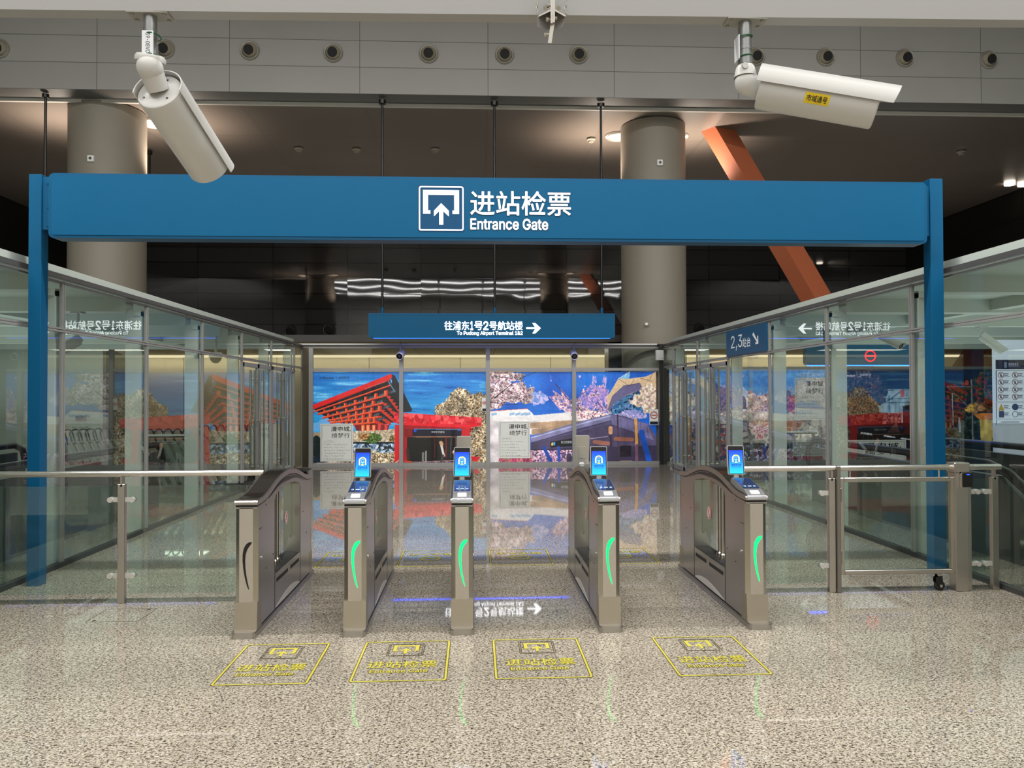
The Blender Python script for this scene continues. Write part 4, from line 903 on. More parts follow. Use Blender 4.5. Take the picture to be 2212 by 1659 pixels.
c.poly([(1062, 1040), (1200, 1060), (1210, 1530), (1056, 1540)], (206, 24, 34)); c.poly([(1150, 1130), (1210, 1130), (1210, 1500), (1150, 1530)], (164, 14, 24))
c.poly([(1052, 893), (2112, 962), (2108, 1058), (1930, 1092), (1160, 1048), (1056, 1020)], PR)
m = c.mask([(1052, 893), (2112, 962), (2108, 1050), (1160, 1020), (1056, 1010)]); c.dabs(m, [(226, 50, 60), (192, 18, 34), (236, 84, 88)], 140, 12, 34, 7, 1.5)
c.poly([(1160, 1048), (2000, 1088), (1960, 1160), (1860, 1100), (1300, 1095), (1180, 1160)], (150, 12, 24)); c.poly([(1860, 1090), (1970, 1085), (1960, 1500), (1880, 1500)], (190, 20, 32))
c.poly([(1205, 1165), (1880, 1185), (1880, 1500), (1205, 1495)], (14, 10, 12)); c.poly([(1270, 1098), (1868, 1106), (1862, 1192), (1268, 1180)], (20, 16, 34)); c.line(1200, 1190, 1860, 1194, 7, (170, 120, 96))
c.poly([(1290, 1106), (1320, 1106), (1320, 1132), (1290, 1132)], (40, 70, 190)); c.line(1820, 1118, 1860, 1118, 8, (60, 90, 190))
c.poly([(1110, 1500), (1900, 1470), (1990, 1545), (1080, 1545)], (150, 118, 122)); c.dabs(c.mask([(1110, 1505), (1900, 1480), (1990, 1545), (1080, 1545)]), [(90, 60, 66), (190, 160, 160), (60, 40, 44)], 120, 6, 16, 8, 2)
for x, col in ((1680, (110, 24, 28)), (1740, (60, 60, 70)), (1540, (70, 20, 20)), (1800, (90, 60, 50))): c.line(x, 1200, x-4, 1440, 14, col)
c.line(1620, 1260, 1630, 1400, 46, (24, 22, 24)); c.line(1620, 1290, 1650, 1420, 26, (206, 198, 186)); c.line(1615, 1262, 1625, 1280, 40, (196, 150, 110)); c.line(1640, 1420, 1620, 1500, 30, (60, 54, 54))
c.line(1770, 1380, 1840, 1300, 34, (196, 200, 210)); c.line(1760, 1380, 1800, 1420, 16, (200, 130, 90)); c.line(1215, 1350, 1225, 1450, 40, (50, 30, 26)); c.line(1190, 1490, 1260, 1500, 30, (170, 60, 40)); c.line(1400, 1390, 1400, 1490, 26, (110, 106, 104)); c.line(1435, 1370, 1435, 1490, 18, (140, 136, 130))
c.poly([(80, 1500), (300, 1490), (1080, 1520), (1130, 1450), (1000, 1545), (80, 1545)], (170, 158, 156)); c.poly([(1985, 1430), (2090, 1440), (2050, 1500), (1990, 1480)], (190, 24, 40))
c.shade(np.ones_like(tree), .96, 1.04, 16, 205); c.poly([(1180, 1096), (1272, 1096), (1272, 1190), (1180, 1190)], (120, 10, 20))
k1 = 5.53
t1 = poster('poster', c, cpt(85, 1538, k1, 660, 730, YPO), cpt(2165, 402, k1, 660, 730, YPO), 'poster of a red inverted-pyramid pavilion and red station portal under blue sky')
def pw(t, body, px0, py0, px1, py1, m, Y, bold=0, **k):
    a = at(px0, py1, Y); c_ = at(px1, py0, Y); return text('print_lettering', body, (a.x, Y, a.z), X3, Z3, c_.x-a.x, c_.z-a.z, m, t, bold=bold, lift=.003, **k)
M_NAVY = mat('navy_ink', (20, 24, 50), .5); M_WINK = mat('white_ink', (220, 220, 226), .5, emit=.3)
pw(t1, 'STDecaux', 690, 814, 721, 818.5, M_NAVY, YPO, .02); pw(t1, 'gallery', 730, 812, 754, 820, M_NAVY, YPO, 0, slant=.35)
pw(t1, '中华艺术宫站', 932, 931, 960, 935.5, M_WINK, YPO)
b = MB(); p = at(726, 819.5, YPO); b.box((p.x-.004, YPO-.004, p.z), (p.x+.004, YPO-.001, p.z+.075)); b.build('divider', M_NAVY, t1)
# --- poster 2: blossom trees over a viaduct and a tiled station roof
c = Canvas(90, 400, 2098, 1520, 4.4, (20, 92, 196))
n = c.noise(260, 150, 21); c.a = np.stack([14+26*n, 78+40*n, 176+36*n], -1)
PK = [(240, 206, 206), (226, 178, 184), (250, 230, 224), (170, 120, 140), (110, 74, 96), (252, 240, 236)]
tr = (c.blob(200, 470, 330, 90, .4, 22) | c.blob(300, 640, 360, 130, .45, 23) | c.blob(520, 720, 260, 80, .5, 24) | c.blob(140, 780, 160, 80, .4, 25)) & (c.X < 790); c.fill(tr, (206, 170, 184)); c.dabs(tr, PK, 6000, 4, 10, 26); c.shade(tr, .62, 1.15, 80, 206); c.shade(tr, .7, 1.2, 22, 207)
m = c.blob(680, 730, 110, 90, .5, 27); c.fill(m, (140, 160, 214)); c.dabs(m, [(190, 180, 220), (120, 150, 214)], 200, 8, 20, 28, 2)
for a_ in ((150, 720, 420, 500, 14, 6), (420, 500, 660, 400, 9, 4), (300, 630, 540, 690, 7, 3), (100, 770, 300, 800, 8, 4), (300, 800, 560, 790, 7, 3), (330, 430, 420, 500, 8, 6)): c.line(*a_[:4], a_[4], (40, 28, 44), a_[5])
MG = [(222, 180, 190), (240, 206, 196), (156, 130, 186), (120, 100, 170), (196, 150, 176)]
m = (c.mask([(960, 900), (800, 700), (880, 690), (840, 620), (960, 700), (940, 610), (1060, 740), (1160, 720), (1220, 600), (1260, 720), (1340, 580), (1460, 560), (1520, 640), (1560, 900)]) & (c.noise(26, 26, 30) > .22)); c.fill(m, (206, 160, 180)); c.dabs(m, MG, 2800, 4, 11, 31); c.shade(m, .7, 1.2, 24, 208)
m2 = c.mask([(1180, 700), (1300, 560), (1520, 620), (1480, 850), (1240, 850)]) & (c.noise(30, 30, 33) > .3); c.dabs(m2, [(120, 110, 190), (150, 130, 200), (206, 160, 200)], 600, 6, 14, 34)
c.dabs((c.X > 820) & (c.X < 1540) & (c.Y > 450) & (c.Y < 620) & (c.noise(60, 60, 35) > .72), [(200, 170, 210), (150, 150, 214)], 90, 6, 13, 36)
for a_ in ((880, 550, 1160, 880, 10), (1110, 770, 1200, 890, 9), (1380, 760, 1450, 860, 8), (1130, 720, 1250, 640, 5)): c.line(*a_, (50, 36, 60))
# stadium-like curved canopy
c.poly([(1510, 900), (1500, 720), (1640, 480), (1760, 490), (1980, 460), (2098, 400), (2098, 700), (1900, 900), (1600, 940)], (206, 176, 140)); c.poly([(1640, 486), (1780, 402), (1770, 488)], (110, 170, 206)); c.line(1640, 486, 1780, 402, 5, (220, 220, 220)); c.line(1700, 488, 1740, 420, 4, (220, 230, 235))
c.poly([(1505, 860), (1560, 700), (1700, 570), (1900, 540), (1940, 620), (1750, 680), (1580, 800), (1530, 900)], (98, 92, 130)); c.poly([(1530, 880), (1600, 780), (1740, 690), (1930, 620), (1990, 700), (1960, 860), (1760, 950), (1580, 960)], (40, 66, 112))
m = c.mask([(1530, 880), (1600, 780), (1740, 690), (1930, 640), (1960, 860), (1760, 960), (1580, 960)]); c.dabs(m, [(30, 90, 140), (70, 120, 160), (20, 34, 60), (110, 140, 190)], 420, 8, 20, 37, 2.5)
for a_ in ((1640, 490, 1760, 570, 5), (1740, 580, 1890, 540, 7), (1830, 500, 1780, 570, 4), (1900, 480, 2040, 520, 5), (2050, 420, 2020, 500, 5)): c.line(*a_, (70, 50, 50))
YL = [(232, 210, 170), (240, 222, 190), (206, 170, 170), (190, 160, 130), (250, 236, 214), (214, 176, 190)]
m = (c.blob(2010, 720, 130, 210, .4, 38) | c.blob(1880, 760, 110, 90, .5, 39)); c.fill(m, (220, 190, 160)); c.dabs(m, YL, 2000, 4, 10, 40); c.shade(m, .65, 1.2, 24, 209)
m = c.blob(1800, 930, 230, 60, .5, 41); c.dabs(m, [(150, 150, 206), (110, 120, 180), (200, 180, 216)], 420, 6, 14, 42)
# pale viaduct with a train
c.poly([(90, 880), (540, 850), (600, 900), (620, 930), (1080, 890), (1300, 900), (1540, 910), (1100, 1100), (590, 1160), (90, 1060)], (228, 222, 220)); c.poly([(90, 880), (540, 850), (600, 900), (620, 940), (90, 960)], (236, 232, 230)); c.line(90, 878, 540, 848, 8, (190, 110, 100))
for x in (150, 360, 430, 500, 550): c.poly([(x-34, 905), (x+28, 890), (x+32, 920), (x-34, 936)], (150, 180, 210))
c.poly([(380, 1030), (1060, 990), (1200, 1000), (1100, 1060), (590, 1090), (380, 1060)], (184, 150, 120)); c.poly([(90, 1050), (210, 1040), (220, 1520), (100, 1520)], (216, 206, 208)); c.poly([(590, 1100), (1000, 1050), (900, 1110), (590, 1170)], (170, 140, 116))
m = c.blob(1260, 930, 220, 70, .4, 43); c.fill(m, (226, 190, 190)); c.dabs(m, PK, 900, 5, 12, 44)
# tiled roof building
c.poly([(585, 1190), (760, 1130), (1150, 1010), (1540, 920), (1700, 940), (1990, 1040), (2098, 1200), (2098, 1510), (585, 1510)], (84, 76, 110))
c.poly([(585, 1190), (1150, 1010), (1540, 925), (1540, 1000), (1160, 1090), (585, 1262)], (122, 118, 156)); c.line(590, 1200, 1530, 940, 16, (166, 166, 204)); c.line(590, 1262, 1540, 1000, 10, (54, 46, 76))
c.poly([(1540, 925), (1990, 1040), (2060, 1240), (1560, 1040)], (110, 104, 146))
for i in range(6): c.line(1580+80*i, 950+18*i, 1590+82*i, 1050+34*i, 5, (70, 62, 96))
c.poly([(590, 1270), (1540, 1040), (1900, 1160), (1900, 1300), (590, 1330)], (72, 62, 92)); c.poly([(815, 1252), (1250, 1180), (1250, 1290), (815, 1322)], (14, 16, 26)); c.poly([(828, 1262), (848, 1259), (848, 1296), (828, 1299)], (236, 186, 40)); c.poly([(853, 1258), (873, 1255), (873, 1292), (853, 1295)], (60, 140, 210))
c.poly([(590, 1335), (2098, 1300), (2098, 1510), (590, 1510)], (52, 44, 70)); m = (c.Y > 1350) & (c.X > 560) & (c.X < 1100); c.dabs(m, [(200, 150, 170), (140, 110, 160), (220, 190, 196), (70, 50, 80)], 900, 6, 14, 45)
m = (c.Y > 1440) & (c.X > 200) & (c.X < 600); c.dabs(m, [(190, 60, 100), (150, 50, 90), (206, 110, 140), (170, 160, 110)], 700, 6, 13, 46)
c.line(740, 1320, 830, 1510, 44, (30, 60, 140)); c.line(915, 1320, 925, 1510, 34, (34, 66, 150)); c.line(1040, 1420, 1040, 1510, 60, (60, 50, 74))
c.line(1625, 930, 1640, 1510, 20, (64, 44, 60)); c.line(1845, 985, 1856, 1300, 34, (206, 150, 80)); c.line(1856, 1300, 1856, 1510, 34, (110, 76, 90)); c.line(1915, 1140, 2010, 1510, 66, (20, 74, 170))
c.line(1540, 1140, 1550, 1510, 30, (52, 40, 60)); c.line(1540, 1090, 1540, 1140, 52, (206, 150, 110)); c.line(1350, 1255, 1510, 1275, 50, (150, 96, 84)); c.line(1600, 1218, 1800, 1228, 46, (150, 92, 74)); c.line(1300, 1215, 1500, 1190, 10, (150, 140, 160)); c.poly([(1650, 1300), (1790, 1300), (1790, 1440), (1650, 1440)], (26, 20, 30)); c.line(1660, 1498, 1790, 1498, 22, (190, 150, 110)); c.shade(c.X > 0, .95, 1.05, 18, 210); c.shade(c.Y > 1000, .82, 1.15, 90, 211)
t2 = poster('poster', c, cpt(98, 1508, k1, 1040, 730, YPO), cpt(2085, 402, k1, 1040, 730, YPO), 'poster of pink blossom branches above a pale viaduct and tiled station roof')
pw(t2, 'STDecaux', 1070, 812.5, 1099, 817, M_NAVY, YPO, .02); pw(t2, 'gallery', 1110, 811, 1132, 818, M_NAVY, YPO, 0, slant=.35)
pw(t2, '虹口足球场站', 1212, 952, 1238, 958, M_WINK, YPO)
# right hand posters seen through the side glass
k3 = 5.53
c = Canvas(120, 320, 2150, 1450, 4.8, (70, 140, 200))
n = c.noise(500, 60, 51); c.a = np.stack([60+40*n+(c.Y-320)*.05, 116+40*n+(c.Y-320)*.03, 186+20*n-(c.Y-320)*.02], -1)
FL = [(222, 176, 170), (206, 140, 138), (234, 208, 200), (222, 196, 156), (238, 222, 214), (180, 104, 112)]
STN = [(186, 178, 166), (150, 144, 138), (206, 196, 182), (110, 104, 104)]
m = c.mask([(120, 640), (300, 560), (520, 640), (700, 600), (860, 780), (1100, 820), (1500, 800), (2150, 860), (2150, 1450), (120, 1450)]); c.fill(m, (150, 142, 136)); c.dabs(m, STN, 1600, 10, 34, 52, 2); c.shade(m, .6, 1.1, 160, 220)
m = c.blob(700, 700, 150, 210, .5, 53) | c.blob(820, 640, 70, 120, .5, 253); c.fill(m, (40, 44, 56)); c.dabs(m, [(26, 30, 42), (96, 74, 96), (56, 66, 84), (34, 50, 60)], 900, 5, 12, 54)
c.poly([(900, 580), (940, 530), (1020, 510), (1090, 580), (1090, 820), (900, 820)], (206, 202, 208)); c.poly([(970, 690), (985, 645), (1020, 630), (1055, 645), (1070, 690), (1070, 790), (970, 790)], (78, 66, 92)); c.line(1000, 640, 1000, 800, 16, (200, 190, 196))
for q in ((1240, 800, 170, 200, 55), (1250, 1000, 150, 120, 61), (1130, 640, 60, 70, 255)):
    m = c.blob(q[0], q[1], q[2], q[3], .55, q[4], 60); c.fill(m, (190, 170, 150)); c.dabs(m, FL, 900, 6, 18, q[4]+1); c.shade(m, .6, 1.15, 50, q[4]+100)
m = c.blob(1560, 680, 130, 140, .5, 57) | c.blob(1480, 620, 60, 90, .5, 257); c.fill(m, (40, 46, 62)); c.dabs(m, [(30, 38, 54), (70, 50, 80), (50, 60, 80), (96, 60, 84)], 900, 5, 12, 58)
m = c.blob(1660, 740, 90, 130, .5, 59); c.dabs(m, [(150, 34, 60), (110, 26, 48), (186, 84, 110)], 500, 5, 12, 60)
c.poly([(1360, 830), (1470, 560), (1440, 700), (1480, 780), (1420, 840)], (206, 196, 160)); c.poly([(1480, 930), (1800, 940), (1690, 1060), (1490, 1050)], (132, 78, 62))
c.poly([(870, 1010), (980, 990), (960, 1180), (870, 1200)], (196, 196, 200)); c.dabs(c.blob(1490, 960, 60, 60, .3, 63), [(214, 166, 150), (196, 120, 110)], 90, 8, 18, 64)
c.poly([(1180, 990), (1290, 1000), (1290, 1160), (1180, 1160)], (206, 190, 190)); c.dabs(c.mask([(1190, 1000), (1280, 1000), (1280, 1150), (1190, 1150)]), [(176, 70, 56), (206, 160, 150)], 90, 6, 12, 65)
m = (c.Y > 1180+30*c.noise(200, 80, 265)) & (c.X > 940); c.fill(m, (28, 32, 44)); c.dabs(m, [(50, 58, 80), (16, 18, 26), (96, 104, 122), (76, 52, 46), (50, 66, 46), (150, 158, 170), (26, 28, 36)], 1500, 6, 20, 66, 1.6)
m = (c.Y > 940+60*c.noise(200, 80, 266)) & (c.X < 900); c.fill(m, (50, 50, 54)); c.dabs(m, [(30, 34, 40), (60, 64, 54), (120, 118, 124), (130, 56, 48), (36, 52, 84), (150, 140, 130)], 1600, 6, 20, 67, 1.6)
c.shade(c.X > 0, .88, 1.08, 30, 268)
x3a = at(1447, 900, YPO).x
t3 = poster('poster', c, Vector((x3a, YPO, at(1447, 1003, YPO).z)), Vector((at(1797, 900, YPO).x, YPO, at(1600, 799, YPO).z)), 'sunny poster of flowers and old lane houses, seen through the right glass partition')
c = Canvas(160, 400, 2420, 1400, 5.0, (14, 22, 44))
n = c.noise(400, 120, 71); c.a = np.stack([12+14*n, 20+16*n, 44+22*n], -1)
c.poly([(500, 620), (1240, 610), (1240, 900), (700, 960), (540, 1000)], (150, 170, 182)); m = c.blob(420, 620, 260, 230, .4, 72); c.fill(m, (34, 38, 52)); c.dabs(m, [(16, 24, 38), (80, 58, 72), (40, 42, 62), (120, 88, 98), (24, 30, 44)], 1500, 4, 11, 73)
m = c.blob(430, 830, 200, 170, .4, 74); c.fill(m, (90, 70, 46)); c.dabs(m, [(120, 72, 46), (46, 50, 32), (150, 92, 62), (30, 28, 20), (70, 50, 30)], 1500, 4, 11, 75)
m = c.mask([(290, 900), (600, 860), (860, 880), (880, 960), (620, 1000), (300, 1010)]); c.fill(m, (96, 30, 20)); c.dabs(m, [(120, 42, 26), (70, 20, 16), (140, 62, 40), (50, 16, 14)], 900, 4, 12, 76)
m = c.blob(630, 640, 80, 160, .4, 77); c.dabs(m, [(24, 30, 44), (90, 60, 70), (50, 54, 70)], 260, 8, 18, 78)
c.fill((c.X < 200) | ((c.X < 250) & (c.noise(60, 60, 79) > .5)), (34, 28, 26))
for y in (625, 720, 760): c.line(700, y, 1260, y-4, 6, (40, 44, 52))
for a_ in ((700, 740, 940, 570, 6), (720, 830, 720, 680, 6), (680, 760, 860, 640, 5), (820, 640, 1000, 820, 5)): c.line(*a_, (50, 56, 64))
for x in range(700, 960, 22): c.line(x, 740, x, 880, 3, (80, 84, 92))
c.line(866, 640, 866, 680, 46, (176, 80, 60)); c.poly([(660, 870), (850, 870), (840, 1010), (640, 1010)], (156, 92, 84)); c.dabs(c.mask([(660, 870), (850, 870), (840, 1010), (640, 1010)]), [(190, 120, 110), (110, 60, 56), (60, 40, 46)], 220, 5, 12, 80)
c.poly([(850, 800), (960, 780), (1240, 800), (1240, 1050), (860, 1050)], (44, 26, 34)); c.line(862, 810, 862, 1060, 18, (180, 180, 186)); c.poly([(250, 1000), (1260, 960), (1260, 1180), (250, 1190)], (14, 12, 14))
for a_ in ((410, 1080, 520, 1095, 18), (660, 1110, 780, 1130, 14), (850, 1140, 960, 1155, 14)): c.line(*a_, (190, 190, 196))
for i in range(12): c.line(700+12*i, 1080, 800, 960, 4, (96, 60, 56))
m = (c.blob(1500, 640, 150, 130, .4, 81) | c.blob(1800, 560, 170, 160, .5, 82) | c.blob(1820, 760, 200, 150, .4, 83)); c.fill(m, (40, 40, 34)); c.dabs(m, [(130, 34, 34), (40, 66, 40), (24, 44, 36), (96, 70, 40), (30, 26, 24)], 1100, 8, 20, 84)
m = c.blob(1560, 1000, 250, 180, .3, 85); c.dabs(m, [(14, 26, 26), (30, 46, 40), (20, 20, 22), (60, 76, 70)], 900, 8, 22, 86)
c.line(1425, 660, 1430, 1000, 10, (150, 150, 146)); c.line(1640, 520, 1650, 1160, 16, (120, 120, 116)); c.line(1370, 590, 1640, 590, 8, (110, 112, 116)); c.line(1380, 600, 1600, 800, 6, (120, 120, 120)); c.line(1500, 930, 1505, 1070, 22, (150, 156, 156)); c.line(1590, 540, 1590, 556, 40, (170, 60, 44))
m = c.blob(1680, 820, 120, 60, .4, 87); c.dabs(m, [(160, 110, 70), (190, 140, 90), (110, 80, 60), (206, 170, 60)], 220, 7, 16, 88)
c.poly([(1650, 880), (1950, 870), (1950, 940), (1730, 945)], (200, 120, 44)); c.poly([(1730, 945), (2420, 940), (2420, 1230), (1740, 1210)], (190, 166, 84)); c.line(1740, 1065, 2420, 1068, 4, (120, 96, 40)); c.line(1830, 950, 1830, 1200, 4, (120, 96, 40)); c.line(1870, 1150, 1890, 1210, 14, (130, 60, 30)); c.line(1670, 1180, 1710, 1180, 26, (200, 130, 60))
c.shade(c.X > 0, .7, 1.05, 40, 290); c.fill((c.Y > 1230), (20, 20, 24)); c.dabs((c.Y > 1230) & (c.X < 500), [(60, 70, 50), (120, 50, 40), (160, 120, 70), (30, 30, 30)], 240, 8, 20, 89)
t4 = poster('poster', c, Vector((at(1812, 900, YPO).x, YPO, at(1812, 1000, YPO).z)), Vector((at(1812, 900, YPO).x+4.9, YPO, at(1812, 798, YPO).z)), 'dark night poster of red foliage, lamps and a yellow house behind the right escalator')
pw(t4, 'STDecaux', 1817, 808.5, 1847, 813.5, M_WINK, YPO, .02); pw(t4, 'gallery', 1856, 806, 1880, 814, M_WINK, YPO, 0, slant=.35)
b = MB(); b.box((XR+.1, YPO-.03, at(1812, 798, YPO).z), (12.3, YPO+.05, at(1812, 792, YPO).z)); b.box((XR+.1, YPO-.03, 0), (12.3, YPO+.05, .05)); b.box((at(1797, 900, YPO).x, YPO-.03, 0), (at(1812, 900, YPO).x, YPO+.05, 2.16)); tag(b.build('trim_3', M_GREY_A), kind='structure')
# placards
def placard(px0, py0, px1, py1, Y, label, lines=6):
    a = at(px0, py1, Y); c_ = at(px1, py0, Y); w, h = c_.x-a.x, c_.z-a.z
    t = thing('placard', label, 'placard', (a.x, Y, a.z), 'white text placards on the posters')
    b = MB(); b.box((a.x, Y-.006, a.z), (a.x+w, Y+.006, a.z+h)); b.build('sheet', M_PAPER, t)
    b = MB(); o = (a.x, Y-.0065, a.z); i = .03
    ring_faces(b, [(i, i), (w-i, i), (w-i, h-i), (i, h-i)], [(i+.006, i+.006), (w-i-.006, i+.006), (w-i-.006, h-i-.006), (i+.006, h-i-.006)], o, X3, Z3, .0004)
    flat(b, [(w*.055, h*.62), (w*.06, h*.62), (w*.06, h*.95), (w*.055, h*.95)], o, X3, Z3, .0006); flat(b, [(w*.11, h*.50), (w*.42, h*.50), (w*.42, h*.503), (w*.11, h*.503)], o, X3, Z3, .0006); b.build('ruled_lines', mat('placard_rule', (120, 120, 118), .6), t, recalc=False)
    text('title', '漫申城,', (a.x+w*.32, Y-.0065, a.z+h*.79), X3, Z3, w*.60, h*.135, M_INK, t, bold=.014, lift=.0008, slant=.05)
    text('title', '绮梦行', (a.x+w*.34, Y-.0065, a.z+h*.62), X3, Z3, w*.55, h*.135, M_INK, t, bold=.004, lift=.0008, slant=.05)
    # body copy too small to read in the photo: short brush marks in rows
    b = MB(); r = random.Random(int(px0)); rows = [(.525, .11, .38)]+[(.43-.075*k, .10, r.uniform(.5, .88)) for k in range(lines)]
    for v, u0_, u1_ in rows:
        u = u0_
        while u < u1_:
            for _ in range(3):
                x = (u+r.uniform(0, .028))*w; z = (v+r.uniform(0, .022))*h; dx, dz = r.choice(((.016, .003), (.004, .014), (.012, .010)))
                flat(b, [(x, z), (x+dx, z+dz*.2), (x+dx, z+dz*.2+.006), (x, z+.006)], o, X3, Z3, .0008)
            u += .05
    b.build('body_text', mat('placard_text', (70, 70, 68), .6), t, recalc=False)
placard(692, 915, 763, 997, YPO-.008, 'white calligraphy placard on the red pavilion poster')
placard(1077, 910, 1145, 990, YPO-.008, 'white calligraphy placard on the pink blossom poster')
placard(1717, 816, 1786, 907, YPO-.008, 'white calligraphy placard on the sunny flower poster behind the right glass')
placard(1822, 950, 1957, 1034, YPO-.008, 'white calligraphy placard low on the night poster, cut by the escalator rail', 3)
# round red prohibition stickers on the glass
for px0, py0, px1, py1, lab in ((1403, 884, 1422, 918, 'small white notice with red ring at the right edge of the blossom poster'), (1041, 859, 1051, 889, 'small white notice with red ring beside the middle mullion of the end screen')):
    Y = YB-.02; a = at(px0, py1, Y); c_ = at(px1, py0, Y); w, h = c_.x-a.x, c_.z-a.z; t = thing('notice', lab, 'notice', (a.x, Y, a.z)); b = MB(); b.box((a.x, Y-.003, a.z), (c_.x, Y, c_.z)); b.build('sheet', M_PAPER, t)
    b = MB(); r_ = w*.42; O = [(w/2+r_*math.cos(2*PI*i/24), h*.62+r_*math.sin(2*PI*i/24)) for i in range(24)]; ring_faces(b, O, [(w/2+(u-w/2)*.78, h*.62+(v-h*.62)*.78) for u, v in O], (a.x, Y-.003, a.z), X3, Z3, .001); flat(b, [(w/2-r_*.7, h*.62-.012), (w/2+r_*.7, h*.62-.012), (w/2+r_*.7, h*.62+.012), (w/2-r_*.7, h*.62+.012)], (a.x, Y-.003, a.z), X3, Z3, .001); b.build('red_ring', mat('sticker_red', (190, 48, 44), .5), t, recalc=False)
    b = MB(); flat(b, [(.01, .01), (w-.01, .01), (w-.01, h*.22), (.01, h*.22)], (a.x, Y-.003, a.z), X3, Z3, .001); b.build('caption_bar', M_NAVY, t, recalc=False)

# ================================================================ FLOOR DECALS
M_YEL = mat('decal_yellow', (178, 168, 66), .45); M_DKL = mat('decal_outline', (66, 58, 30), .5)
def decal(cx, y0, w, h, label, flip=False, ring=False):
    t = thing('floor_decal', label, 'floor marking', (cx, y0+h/2, 0), 'yellow floor markings before and after the gates')
    ax, ay = (X3, Y3) if not flip else (-X3, -Y3); o = Vector((cx, y0+h/2, 0))-ax*w/2-ay*h/2
    for m, g, z in ((M_DKL, .004, .0010), (M_YEL, 0, .0016)):
        b = MB(); O = [(u+w/2, v+h/2) for u, v in rrect(w+2*g, h+2*g, .02)]; I = [(u+w/2, v+h/2) for u, v in rrect(w-.024-2*g, h-.024-2*g, .012)]
        ring_faces(b, O, I, o, ax, ay, z); b.build('border', m, t, recalc=False)
    if not ring:
        s = .20/289; po = o+ax*(w/2-.10)+ay*(h*.62)
        for g, z, m in ((1, .0010, M_DKL), (0, .0016, M_YEL)):
            fr, gl = pictogram(po-ax*(g*.004)-ay*(g*.004), ax, ay, s*(1+g*.04), z, 7)
            if g:
                fr.build('pictogram_frame', M_DKL, t, recalc=False)
                fr2 = MB(); fr3, _ = pictogram(po-ax*.014-ay*.014, ax, ay, s*1.14, z, 6); fr3.build('pictogram_frame', M_DKL, t, recalc=False)
            else: gl.build('pictogram', M_YEL, t, recalc=False)
            if g: gl.build('pictogram_outline', M_DKL, t, recalc=False)  # dark printed outline beneath the yellow pictogram
        for m, bo, z in ((M_DKL, .034, .0008), (M_YEL, .014, .0018)):
            text('lettering', '进站检票', o+ax*(w*.12)+ay*(h*.30), ax, ay, w*.76, h*.17, m, t, bold=bo, lift=z)
            text('lettering', 'Entrance Gate', o+ax*(w*.17-(.004 if m is M_DKL else 0))+ay*(h*.19-(.003 if m is M_DKL else 0)), ax, ay, w*.62+(.008 if m is M_DKL else 0), h*.075+(.006 if m is M_DKL else 0), m, t, bold=bo*1.4, lift=z)
    else:
        r_ = .105; O = [(r_*math.cos(2*PI*i/32), r_*math.sin(2*PI*i/32)) for i in range(32)]
        for g, z, m in ((.004, .0010, M_DKL), (0, .0016, M_YEL)):
            b = MB(); ring_faces(b, [(u*(1+g/r_), v*(1+g/r_)) for u, v in O], [(u*.76, v*.76) for u, v in O], o+ax*w/2+ay*h*.52, ax, ay, z); flat(b, [(-r_*.6, -.013-g), (r_*.6, -.013-g), (r_*.6, .013+g), (-r_*.6, .013+g)], o+ax*w/2+ay*h*.52, ax, ay, z); b.build('no_entry_ring', m, t, recalc=False)
        for m, bo, z in ((M_DKL, .034, .0008), (M_YEL, .014, .0018)): text('lettering', '禁止入内', o+ax*(w*.12)+ay*(h*.20), ax, ay, w*.76, h*.12, m, t, bold=bo, lift=z)
fl = [floorpt(x, y) for x, y in ((453, 1482), (663, 1477), (753, 1475), (964, 1469), (1070, 1468), (1281, 1463), (1468, 1461), (1671, 1457))]
names = ['before the leftmost passage', 'before the passage left of the middle turnstile', 'before the passage right of the middle turnstile', 'before the rightmost passage']
for i in range(4):
    a, b_ = fl[2*i], fl[2*i+1]; dep = floorpt(900, 1386).y-floorpt(900, 1472).y
    decal((a.x+b_.x)/2, (a.y+b_.y)/2, b_.x-a.x, dep, 'yellow outlined entrance gate floor marking '+names[i])
names = ['beyond the leftmost passage', 'beyond the passage left of the middle turnstile', 'beyond the passage right of the middle turnstile', 'beyond the rightmost passage']
for i, x in enumerate((-1.20, -.44, .44, 1.45)):
    y0 = floorpt(1126, 1221).y; y1 = floorpt(1126, 1187).y; decal(x, y0, .60, y1-y0, 'yellow no-entry ring floor marking '+names[i], True, True)
# access hatch set into the floor at the left
hp = [floorpt(x, y) for x, y in ((183, 1344), (296, 1344), (336, 1316), (235, 1316))]
b = MB(); hx0, hx1, hy0, hy1 = hp[0].x, hp[1].x, hp[0].y, hp[3].y
ring_faces(b, [(hx0, hy0), (hx1, hy0), (hx1, hy1), (hx0, hy1)], [(hx0+.004, hy0+.004), (hx1-.004, hy0+.004), (hx1-.004, hy1-.004), (hx0+.004, hy1-.004)], (0, 0, 0), X3, Y3, .0012)
for x, y in ((hx0+.05, hy0+.03), (hx1-.05, hy1-.03)): b.cyl((x, y, 0), (x, y, .0015), .014, n=10)
tag(b.build('floor_hatch', mat('hatch_line', (60, 54, 46), .5)), 'thin outlined access hatch in the granite floor left of the turnstiles', 'hatch')
